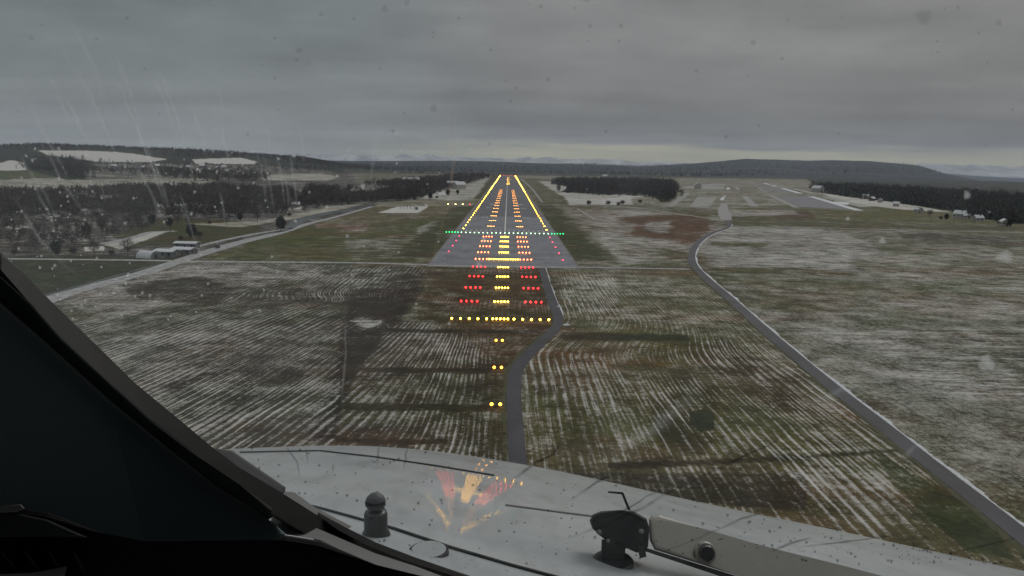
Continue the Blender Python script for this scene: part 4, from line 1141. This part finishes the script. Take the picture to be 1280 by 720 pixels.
# ice probe
bp = nose_px(470, 668); s = (bp - E0).length * .92
kpx = s / F
b = MB(); b.lathe(bp - Vector((0, 0, .01)), [(19 * kpx, 0), (19 * kpx, 4 * kpx), (17 * kpx, 10 * kpx), (15 * kpx, 14 * kpx), (15 * kpx, 34 * kpx), (13.5 * kpx, 38 * kpx), (10 * kpx, 40 * kpx)], 20)
MT['probe'] = rough_mat('probe_dark_grey', (.022, .024, .025), (.045, .048, .05), 30, rough=.35, spec=.5)
PB = acpart('ice_probe', b.mesh('ice_probe', MT['probe'], True))
hb = bp + Vector((0, 0, 38 * kpx)); hc = hb + Vector((0, 0, 3 * kpx))
b = MB(); rr_ = 13 * kpx
b.lathe(hb, [(rr_ * .8, -1 * kpx), (rr_, 2 * kpx), (rr_ * 1.0, 7 * kpx), (rr_ * .85, 12 * kpx), (rr_ * .55, 16 * kpx), (rr_ * .12, 18 * kpx)], 20)
MT['probe_head'] = rough_mat('probe_head_grey', (.045, .047, .05), (.075, .078, .082), 30, rough=.6, spec=.5)
PH = acpart('probe_head', b.mesh('probe_head', MT['probe_head'], True), PB)
b = MB()
for k in range(9):
    a = R(-60 + k * 15 - 90); dv = Vector((math.cos(a), math.sin(a), .25)).normalized()
    b.lathe(hb + Vector((0, 0, 4 * kpx)) + dv * rr_ * .93, [(2.1 * kpx, 0), (2.1 * kpx, rr_ * .12)], 8, dv)
acpart('port', b.mesh('port', MT['black']), PB)

# wiper
def along(pa, da, pb, db, t): return P(pa[0] * (1 - t) + pb[0] * t, pa[1] * (1 - t) + pb[1] * t, da * (1 - t) + db * t)
def prism(outline, depth, thick, m, name, parent=None, bevel=0.0, smooth=False, depth_fn=None):
    """solid with its own thickness, its outline facing the seat"""
    fr = [P(x, y, depth_fn(x, y) if depth_fn else depth) for x, y in outline]
    bk = [v + (v - E0).normalized() * thick for v in fr]
    bmq = bmesh.new()
    a = [bmq.verts.new(v) for v in fr]; b_ = [bmq.verts.new(v) for v in bk]
    n = len(a); bmq.faces.new(a); bmq.faces.new(b_[::-1])
    for k in range(n): bmq.faces.new((a[(k + 1) % n], a[k], b_[k], b_[(k + 1) % n]))
    if bevel:
        es = [e for e in bmq.edges if (e.verts[0] in a) and (e.verts[1] in a)]
        bmesh.ops.bevel(bmq, geom=es, offset=bevel, segments=3, affect='EDGES', profile=.5)
    bmesh.ops.triangulate(bmq, faces=[f for f in bmq.faces if len(f.verts) > 4])
    bmesh.ops.recalc_face_normals(bmq, faces=bmq.faces[:])
    me = bpy.data.meshes.new(name); bmq.to_mesh(me); bmq.free(); me.materials.append(m)
    if smooth:
        for p_ in me.polygons: p_.use_smooth = True
    return acpart(name, me, parent)
WB = nose_px(766, 703)
wd_ = (M3.transposed() @ (WB - E0)).z * -1
MT['hub'] = rough_mat('wiper_hub_black', (.010, .010, .011), (.028, .028, .030), 25, rough=.35, spec=.5)
wdep = wd_ - .01
b = MB(); kp = wd_ / F
up = Vector((0, 0, 1))
b.lathe(WB - up * .02, [(26 * kp, 0), (26 * kp, 16 * kp), (24 * kp, 18 * kp), (15 * kp, 19 * kp)], 24)
HUB = acpart('wiper_hub', b.mesh('wiper_hub', MT['hub']))
prism([(751, 703), (780, 705), (783, 676), (752, 674)], wdep, .05, MT['hub'], 'hub_post', HUB, .004)
prism([(737, 651), (741, 643), (751, 639), (775, 637.5), (792, 639), (808, 648), (812, 660), (810, 684), (796, 691), (776, 681), (758, 676), (748, 668), (740, 660)],
      wdep, .07, MT['hub'], 'hub_casting', HUB, .008)
prism([(795, 680), (806, 682), (808, 696), (800, 698)], wdep - .005, .03, MT['hub'], 'pivot_arm', HUB, .002)
for (x, y, rr2) in ((801, 663, 3.4), (749, 664, 3.2), (760, 675, 2.6)):
    b = MB(); b.lathe(P(x, y, wdep + .004), [(rr2 * kp, 0), (rr2 * kp, .006), (rr2 * .6 * kp, .010)], 8, M3 @ Vector((0, 0, 1)))
    acpart('bolt', b.mesh('bolt', MT['steel']), HUB)
prism([(760, 614), (778, 615), (779.5, 616), (788, 637), (785, 638), (777, 618), (760, 616)], wdep + .03, .01, MT['seam'], 'washer_tube', HUB)
def wz(x, y): return wdep - (x - 800) * .0001 + (690 - y) * .0011 + (x - 812) * .00035
ARM = prism([(811, 649), (815, 644), (824, 643), (880, 661), (960, 684), (1050, 706), (1130, 727), (1250, 760), (1230, 800), (1110, 760), (1000, 737), (930, 722), (818, 687), (812, 675)],
            None, .035, MT['arm'], 'wiper_arm', None, .010, depth_fn=wz)
prism([(806, 684), (818, 688), (930, 723), (1000, 738), (1000, 743), (920, 727), (806, 689)], None, .03, MT['rubber'], 'wiper_blade', None, .002, depth_fn=lambda x, y: wz(x, y) + .004)
b = MB(); cx = P(881, 690.5, wz(881, 690) - .006); axv = (M3 @ Vector((0.05, 0.25, 1))).normalized()
b.lathe(cx - axv * .006, [(13.5 * kp, 0), (13.5 * kp, .010), (11.5 * kp, .014)], 24, axv)
NU = acpart('nut_collar', b.mesh('nut_collar', MT['arm']), ARM)
b = MB(); b.lathe(cx + axv * .009, [(9.5 * kp, 0), (9.5 * kp, .008), (8 * kp, .011)], 18, axv); acpart('nut', b.mesh('nut', MT['hub']), ARM)
prism([(868, 688), (876, 683), (876, 688), (871, 692), (871, 698), (867, 698)], wz(872, 690) - .008, .008, MT['rubber'], 'clip', ARM)

# window post and seals (inside the cabin, left)
MT['post'] = rough_mat('post_blue_black', (.13, .17, .185), (.16, .20, .22), 2.5, rough=.85, spec=.2)
MT['trim'] = rough_mat('dark_brown_trim', (.016, .015, .014), (.028, .025, .023), 6, rough=.5, spec=.3)
MT['metal'] = rough_mat('brushed_frame_metal', (.17, .165, .16), (.25, .245, .235), 9, rough=.4, spec=.5)
MT['edge'] = rough_mat('painted_edge_highlight', (.10, .098, .09), (.16, .155, .15), 30, rough=.35, spec=.6)  # pale tone for the painted highlight lines on the frame edges
pd = lambda x, y: .46 + x * .0002
prism([(-500, 20), (-260, 180), (-60, 330), (0, 379), (60, 431), (136, 500), (200, 553), (269, 608), (312, 634), (345, 657), (357, 667), (350, 677), (330, 690), (200, 760), (-500, 760)],
      None, .05, MT['post'], 'window_post', None, .004, depth_fn=pd)
prism([(-480, -60), (-240, 120), (-60, 282), (0, 336), (37, 378), (75, 423), (139, 483), (190, 528), (240, 566), (300, 606), (341, 636), (343, 645), (335, 650), (310, 640), (262, 612), (190, 556), (120, 498), (50, 434), (-60, 340), (-260, 190)],
      None, .03, MT['rubber'], 'window_seal', None, .004, depth_fn=lambda x, y: pd(x, y) + .05)
prism([(-480, -70), (-240, 108), (-60, 262), (0, 313), (0, 350), (-60, 300), (-240, 150), (-480, -20)], None, .02, MT['trim'], 'window_frame', None, .002, depth_fn=lambda x, y: pd(x, y) + .10)
prism([(-2, 312), (30, 342), (56, 369), (112, 423), (169, 479), (232, 531), (262, 560), (300, 585), (346, 612), (395, 643), (440, 668), (520, 700), (580, 722), (640, 745), (560, 745), (480, 716), (410, 684), (344, 648), (300, 612), (240, 570), (190, 532), (139, 487), (75, 427), (37, 382), (-2, 346)],
      None, .02, MT['trim'], 'window_frame', None, .002, depth_fn=lambda x, y: pd(x, y) + .10 + (x * .69 - y * .73 + 240) * .00045)
prism([(0, 345), (38, 378.5), (75, 421), (140, 481), (190, 525), (240, 563), (240, 565), (190, 527.5), (139, 483), (74, 423.5), (37, 381), (0, 347)], None, .004, MT['edge'], 'edge_highlight', None, depth_fn=lambda x, y: pd(x, y) + .045)  # thin pale strip painting the highlight line beside the seal
prism([(255, 561), (270, 560.5), (290, 563), (357, 609), (356, 616), (346, 624), (330, 615), (300, 594)], None, .015, MT['probe_head'], 'corner_plate', None, .002, depth_fn=lambda x, y: pd(x, y) + .105 + (x * .69 - y * .73 + 240) * .0006)
prism([(343, 634), (352, 640), (400, 662), (470, 692), (520, 708), (562, 724), (520, 724), (460, 704), (400, 674), (357, 668), (338, 652)], None, .01, MT['metal'], 'lower_frame_strip', None, .001, depth_fn=lambda x, y: pd(x, y) + .06 + (720 - y) * .0009)
prism([(357, 614), (368, 615), (392, 633), (440, 658), (432, 662), (385, 640), (352, 626)], None, .01, MT['metal'], 'frame_joint', None, .001, depth_fn=lambda x, y: pd(x, y) + .075 + (720 - y) * .0009)
prism([(398, 640), (432, 659), (470, 678), (520, 697), (600, 724), (590, 730), (510, 702), (460, 682), (425, 664), (396, 646)], None, .02, MT['rubber'], 'lower_seal', None, .002, depth_fn=lambda x, y: pd(x, y) + .07 + (720 - y) * .0007)
prism([(-300, 143), (-60, 329), (0, 378), (60, 430), (136, 499), (200, 552), (269, 607), (312, 633), (345, 656), (344, 658), (311, 635), (268, 609), (199, 554), (135, 501), (59, 432.5), (-1, 380.5), (-60, 332)], None, .004, MT['edge'], 'edge_highlight', None, depth_fn=lambda x, y: pd(x, y) - .004)  # bevel highlight of the post edge, drawn as a pale strip
# glareshield and side vent
prism([(-500, 560), (60, 640), (180, 690), (330, 688), (356, 669), (400, 676), (470, 706), (560, 728), (640, 760), (640, 980), (-500, 980)], .44, .04, MT['black'], 'glareshield', None, .006)
prism([(-60, 634), (0, 632.5), (26, 630.5), (31, 636), (20, 640), (-60, 644)], .425, .01, MT['metal'], 'side_rail', None, .001)
prism([(-60, 642), (20, 641), (60, 650), (110, 672), (60, 671), (-60, 672)], .43, .01, MT['probe'], 'side_panel', None, .002)
vent = prism([(-60, 712), (-10, 718), (40, 716), (84, 708), (80, 722), (40, 740), (-60, 740)], .425, .012, MT['gravel'], 'vent_rim', None, .002)
for k in range(5):
    prism([(-30 + 30 * k, 690), (-26 + 30 * k, 690), (-6 + 30 * k - 2 * k, 712), (-10 + 30 * k - 2 * k, 713)], .428, .006, MT['probe'], 'vent_slat', vent)

# the cabin round the seats (keeps the inside dark)
b = MB()
def quad(*pts): b.face([E0 + Vector(p_) for p_ in pts])
zt = .40; yf = .62
quad((-1.1, yf, zt), (2.2, yf, zt), (2.2, -1.6, .8), (-1.1, -1.6, .8))
quad((-1.1, -1.6, -1.15), (2.2, -1.6, -1.15), (2.2, -1.6, .8), (-1.1, -1.6, .8))
quad((-1.1, yf + .4, -1.15), (2.2, yf + .4, -1.15), (2.2, -1.6, -1.15), (-1.1, -1.6, -1.15))
quad((-1.1, -1.6, -1.15), (-1.1, -1.6, .8), (-1.1, yf, zt), (-1.1, yf + .4, -1.15))
quad((2.2, -1.6, -1.15), (2.2, -1.6, .8), (2.2, yf, zt), (2.2, yf + .4, -1.15))
quad((-1.1, yf + .4, -1.15), (-1.1, yf + .4, -.85), (2.2, yf + .4, -.85), (2.2, yf + .4, -1.15))
MT['lining'] = rough_mat('cabin_lining_grey', (.36, .38, .39), (.42, .44, .45), 3, rough=.8)
me = b.mesh('cabin_lining', MT['lining'])
CL = acpart('cabin_lining', me); sol = CL.modifiers.new('thick', 'SOLIDIFY'); sol.thickness = .04

# windshield: a tilted laminated pane with rain on it
PC = [P(-650, -260, .50), P(1900, -260, .50), P(1900, 900, .98), P(-650, 900, .98)]
pn = (PC[1] - PC[0]).cross(PC[3] - PC[0]).normalized()
if pn.y < 0: pn = -pn
def on_pane(px, py, lift=0.0):
    d = ray(px, py); t = (PC[0] - E0).dot(pn) / d.dot(pn)
    return E0 + d * t + pn * lift
m, nt = new_mat('windshield_glass')
tcn = N(nt, 'ShaderNodeTexCoord'); pos = tcn.outputs['Object']
tr = N(nt, 'ShaderNodeBsdfTransparent', ins={'Color': (.955, .965, .965, 1)})
df = N(nt, 'ShaderNodeBsdfTranslucent', ins={'Color': (.62, .66, .68, 1)})
smear = noise(nt, mapv(nt, pos, (9, 2.0, 2.0), rot=(0, .35, 0)), 1.6, 5, .6)
f = ramp(nt, smear, [(.45, .002), (.78, .018)])
sx_ = N(nt, 'ShaderNodeSeparateXYZ'); nt.links.new(pos, sx_.inputs[0])
lf = math_(nt, 'MULTIPLY', math_(nt, 'SUBTRACT', -0.04, sx_.outputs[0]), 0.09, clamp=True)
f = math_(nt, 'ADD', f, math_(nt, 'MULTIPLY', lf, math_(nt, 'ADD', smear, .45)))
mx = N(nt, 'ShaderNodeMixShader'); nt.links.new(f, mx.inputs[0]); nt.links.new(tr.outputs[0], mx.inputs[1]); nt.links.new(df.outputs[0], mx.inputs[2])
out(nt, mx.outputs[0])
vs = [on_pane(*c2) for c2 in ((-650, -260), (1900, -260), (1900, 900), (700, 900), (560, 738), (400, 668), (262, 585), (60, 402), (-120, 240))]
bmq = bmesh.new(); a = [bmq.verts.new(v) for v in vs]; b_ = [bmq.verts.new(v + pn * .012) for v in vs]
bmq.faces.new(a); bmq.faces.new(b_[::-1]); n = len(a)
for k in range(n): bmq.faces.new((a[(k + 1) % n], a[k], b_[k], b_[(k + 1) % n]))
bmesh.ops.recalc_face_normals(bmq, faces=bmq.faces[:])
me = bpy.data.meshes.new('windshield'); bmq.to_mesh(me); bmq.free(); me.materials.append(m)
WS = acpart('windshield', me)
# rain: soft-edged water trails and drops, thick in the middle and thin at the rim
def water_mat(name, col, amax, transl=True):
    m, nt = new_mat(name)
    a = N(nt, 'ShaderNodeAttribute', attribute_name='film').outputs['Fac']
    f = math_(nt, 'MULTIPLY', math_(nt, 'POWER', a, 1.4), amax, clamp=True)
    tr = N(nt, 'ShaderNodeBsdfTransparent')
    if transl: df = N(nt, 'ShaderNodeBsdfTranslucent', ins={'Color': (*col, 1)})
    else: df = N(nt, 'ShaderNodeBsdfTransparent', ins={'Color': (*col, 1)})
    mx = N(nt, 'ShaderNodeMixShader'); nt.links.new(f, mx.inputs[0]); nt.links.new(tr.outputs[0], mx.inputs[1]); nt.links.new(df.outputs[0], mx.inputs[2])
    out(nt, mx.outputs[0]); return m
MT['w_pale'] = water_mat('rain_film_pale', (.70, .73, .75), .15)
MT['w_rust'] = water_mat('rain_film_rusty', (.62, .42, .30), .18)
MT['w_dark'] = water_mat('rain_film_dark', (.30, .31, .32), .9, False)
MT['w_drop'] = water_mat('rain_drops', (.78, .80, .80), .42)
MT['w_speck'] = water_mat('rain_specks', (.62, .63, .64), .45, False)
def film_mesh(name, strips, m):
    """strips: lists of (centre, side vector, alpha)"""
    vs, fs, al = [], [], []
    for st in strips:
        i0 = len(vs)
        for c2, s2, a2 in st:
            vs += [c2 - s2, c2, c2 + s2]; al += [0, a2, 0]
        for k in range(len(st) - 1):
            for e in (0, 1):
                a0 = i0 + 3 * k + e; fs.append((a0, a0 + 1, a0 + 4, a0 + 3))
    me = np_mesh(name, vs, fs, m)
    at = me.attributes.new('film', 'FLOAT', 'POINT'); at.data.foreach_set('value', np.array(al, dtype=np.float32))
    return me
def trail(pts, wpx, m, seed, name='water_trail', wob=1.5, fade=True):
    rs = random.Random(seed); q = []; tot = 0
    for (a0, b0), (a1, b1) in zip(pts[:-1], pts[1:]):
        n = max(3, int(math.hypot(a1 - a0, b1 - b0) / 7))
        q += [(a0 + (a1 - a0) * k / n, b0 + (b1 - b0) * k / n) for k in range(n)]
    q.append(pts[-1]); st = []; ph = rs.uniform(0, 9)
    for i, (x, y) in enumerate(q):
        x += wob * (float(vnoise(np.array(i * .45 + ph), np.array(seed * 1.3), 5)) - .5) * 2
        t = i / (len(q) - 1); a = (math.sin(math.pi * min(1, t * 1.15 + .02)) ** .6 if fade else 1) * (.45 + .75 * float(vnoise(np.array(i * .7 + ph), np.array(2.0), 8)))
        d = (q[min(i + 1, len(q) - 1)][0] - q[max(i - 1, 0)][0], q[min(i + 1, len(q) - 1)][1] - q[max(i - 1, 0)][1]); L = math.hypot(*d)
        nx, ny = -d[1] / L * wpx / 2, d[0] / L * wpx / 2
        wv = .7 + .6 * float(vnoise(np.array(i * .6 + ph), np.array(4.0), 9))
        c0 = on_pane(x, y, .0145); s0 = (on_pane(x + nx, y + ny, .0145) - c0) * wv
        st.append((c0, s0, min(a, 1)))
    return acpart(name, film_mesh(name, [st], m), WS)
tl = [((60, 60), (100, 120), (140, 210), (165, 300)), ((128, 62), (150, 110), (166, 175), (176, 215)), ((185, 80), (205, 135), (224, 190), (232, 215)),
      ((8, 100), (40, 170), (80, 240), (105, 290)), ((70, 20), (110, 95), (132, 170), (140, 190)), ((266, 150), (272, 180), (280, 215), (284, 260)),
      ((325, 160), (331, 185), (334, 215)), ((368, 160), (372, 190), (376, 225)), ((30, 170), (70, 240), (115, 300), (160, 345)),
      ((5, 255), (40, 310), (75, 345), (110, 370)), ((150, 190), (185, 260), (215, 330))]
rt = random.Random(44)
for k in range(20):
    x0 = rt.uniform(-10, 430); y0 = rt.uniform(90, 250); L = rt.uniform(50, 130); sl_ = .62 - x0 * .0013
    tl.append(((x0, y0), (x0 + L * sl_ * .5, y0 + L * .5), (x0 + L * sl_ * .9, y0 + L)))
for i, t_ in enumerate(tl): trail(t_, 7.0 if i < 11 else 6.0, MT['w_pale'], i + 1)
for i, t_ in enumerate([((562, 150), (566, 200), (560, 260), (540, 330), (535, 400)), ((468, 170), (462, 210), (455, 255)), ((428, 400), (428, 450), (424, 500), (428, 545))]):
    trail(t_, 6, MT['w_rust'] if i == 0 else MT['w_pale'], i + 30)
for i, (t_, w_) in enumerate([(((1010, 545), (960, 570), (900, 600), (850, 622), (810, 645), (760, 668), (700, 690), (640, 705)), 4.5),
      (((838, 619), (800, 640), (770, 656), (740, 664), (720, 672)), 3.5), (((776, 602), (750, 614), (726, 630), (700, 650)), 4),
      (((705, 556), (690, 580), (670, 590), (640, 612), (620, 622)), 5), (((980, 647), (930, 662), (890, 680), (840, 700), (790, 720)), 3.5),
      (((1140, 680), (1080, 688), (1030, 694), (975, 700)), 3), (((1020, 684), (990, 694), (960, 706)), 4), (((475, 566), (468, 580), (465, 600)), 3.2), (((508, 570), (505, 585), (497, 606)), 3),
      (((350, 570), (366, 590), (372, 618)), 3), (((380, 572), (384, 592)), 2.5), (((412, 590), (414, 604)), 2.5), (((1280, 685), (1230, 697), (1180, 707)), 3)]):
    trail(t_, w_ * 1.3, MT['w_dark'], i + 50, 'water_trail', 3.0)
for i, t_ in enumerate([((870, 500), (840, 530), (800, 560), (745, 592)), ((1010, 520), (1060, 498), (1110, 500)), ((1130, 590), (1160, 560))]):
    trail(t_, (26, 12, 10)[i], MT['w_pale'], i + 80, 'water_smear', 6)
def drops(name, spots, m, n=9):
    vs, fs, al = [], [], []
    for x, y, r, el in spots:
        i0 = len(vs); vs.append(on_pane(x, y, .0145)); al.append(1.0)
        for ring, a in ((.6, .75), (1.0, 0)):
            for k in range(n):
                t = 2 * math.pi * k / n; w = 1 + .18 * math.sin(3 * t + x)
                vs.append(on_pane(x + r * ring * w * math.cos(t), y + r * ring * w * el * math.sin(t), .0145)); al.append(a)
        for k in range(n):
            k2 = (k + 1) % n
            fs.append((i0, i0 + 1 + k, i0 + 1 + k2, i0)); fs.append((i0 + 1 + k, i0 + 1 + n + k, i0 + 1 + n + k2, i0 + 1 + k2))
    tri = [f for f in fs]
    me = bpy.data.meshes.new(name); me.from_pydata([tuple(v) for v in vs], [], [f[:3] if f[3] == f[0] else f for f in tri]); me.materials.append(m)
    at = me.attributes.new('film', 'FLOAT', 'POINT'); at.data.foreach_set('value', np.array(al, dtype=np.float32))
    o = acpart(name, me, WS); o['kind'] = 'stuff'; return o
rs = random.Random(5)
named = [(450, 241, 4, 1.2), (364, 285, 3, 1), (430, 304, 3, 1), (404, 267, 4, .8), (598, 341, 4, 1.2), (362, 202, 3.5, 1), (342, 206, 3, 1), (1112, 310, 6, .9), (1068, 282, 4, .9), (1244, 465, 13, 1.0),
         (518, 390, 2.5, 1), (560, 415, 3, 1), (604, 309, 4, 1.3), (634, 263, 0.5, 1), (1220, 252, 6, 1.2), (1268, 330, 14, .7), (493, 212, 2.4, 1), (531, 265, 3, 1)]
named += [(rs.uniform(0, 700), rs.uniform(160, 420), rs.uniform(1.0, 2.6), rs.uniform(.8, 1.3)) for _ in range(90)]
named += [(abs(rs.gauss(0, 150)), rs.uniform(180, 420), rs.uniform(1.0, 2.8), rs.uniform(.8, 1.4)) for _ in range(110)]
named = [d_ for d_ in named if not (560 < d_[0] < 720 and 210 < d_[1] < 520 and d_[2] < 3)]
drops('raindrops', named, MT['w_drop'])
dk = [(1075 - 0, 285, 3, 1)] * 0 + [(368, 68, 6, .9), (365, 80, 4, .8), (477, 15, 6, 1), (506, 7, 5, 1), (396, 22, 4, 1), (148, 27, 4, 1), (735, 2, 7, 1), (677, 12, 4, 1), (948, 58, 5, 1), (1166, 25, 14, .9), (1262, 33, 6, 1), (779, 37, 4, 1),
      (777, 56, 3, 1), (740, 37, 4, 1), (720, 14, 3, 1), (540, 142, 6, 1.3), (686, 105, 4, 1), (572, 27, 3, 1), (26, 52, 4, 1), (955, 164, 3, 1)]
dk += [(rs.uniform(0, 1280), rs.uniform(0, 190), rs.uniform(1.2, 3.5), 1) for _ in range(60)]
drops('rain_specks', dk, MT['w_speck'])
low = []
for _ in range(420):
    x_ = rs.uniform(300, 1275); ys = float(np.interp(x_, [p_[0] for p_ in SIL], [p_[1] for p_ in SIL]))
    if ys + 6 < 716: low.append((x_, rs.uniform(ys + 5, 719), rs.choice([.8, 1.0, 1.3, 1.9, 2.6]), rs.uniform(.4, 1.3)))
drops('rain_specks', low, MT['w_dark'])
print('objects', len(sc.objects))
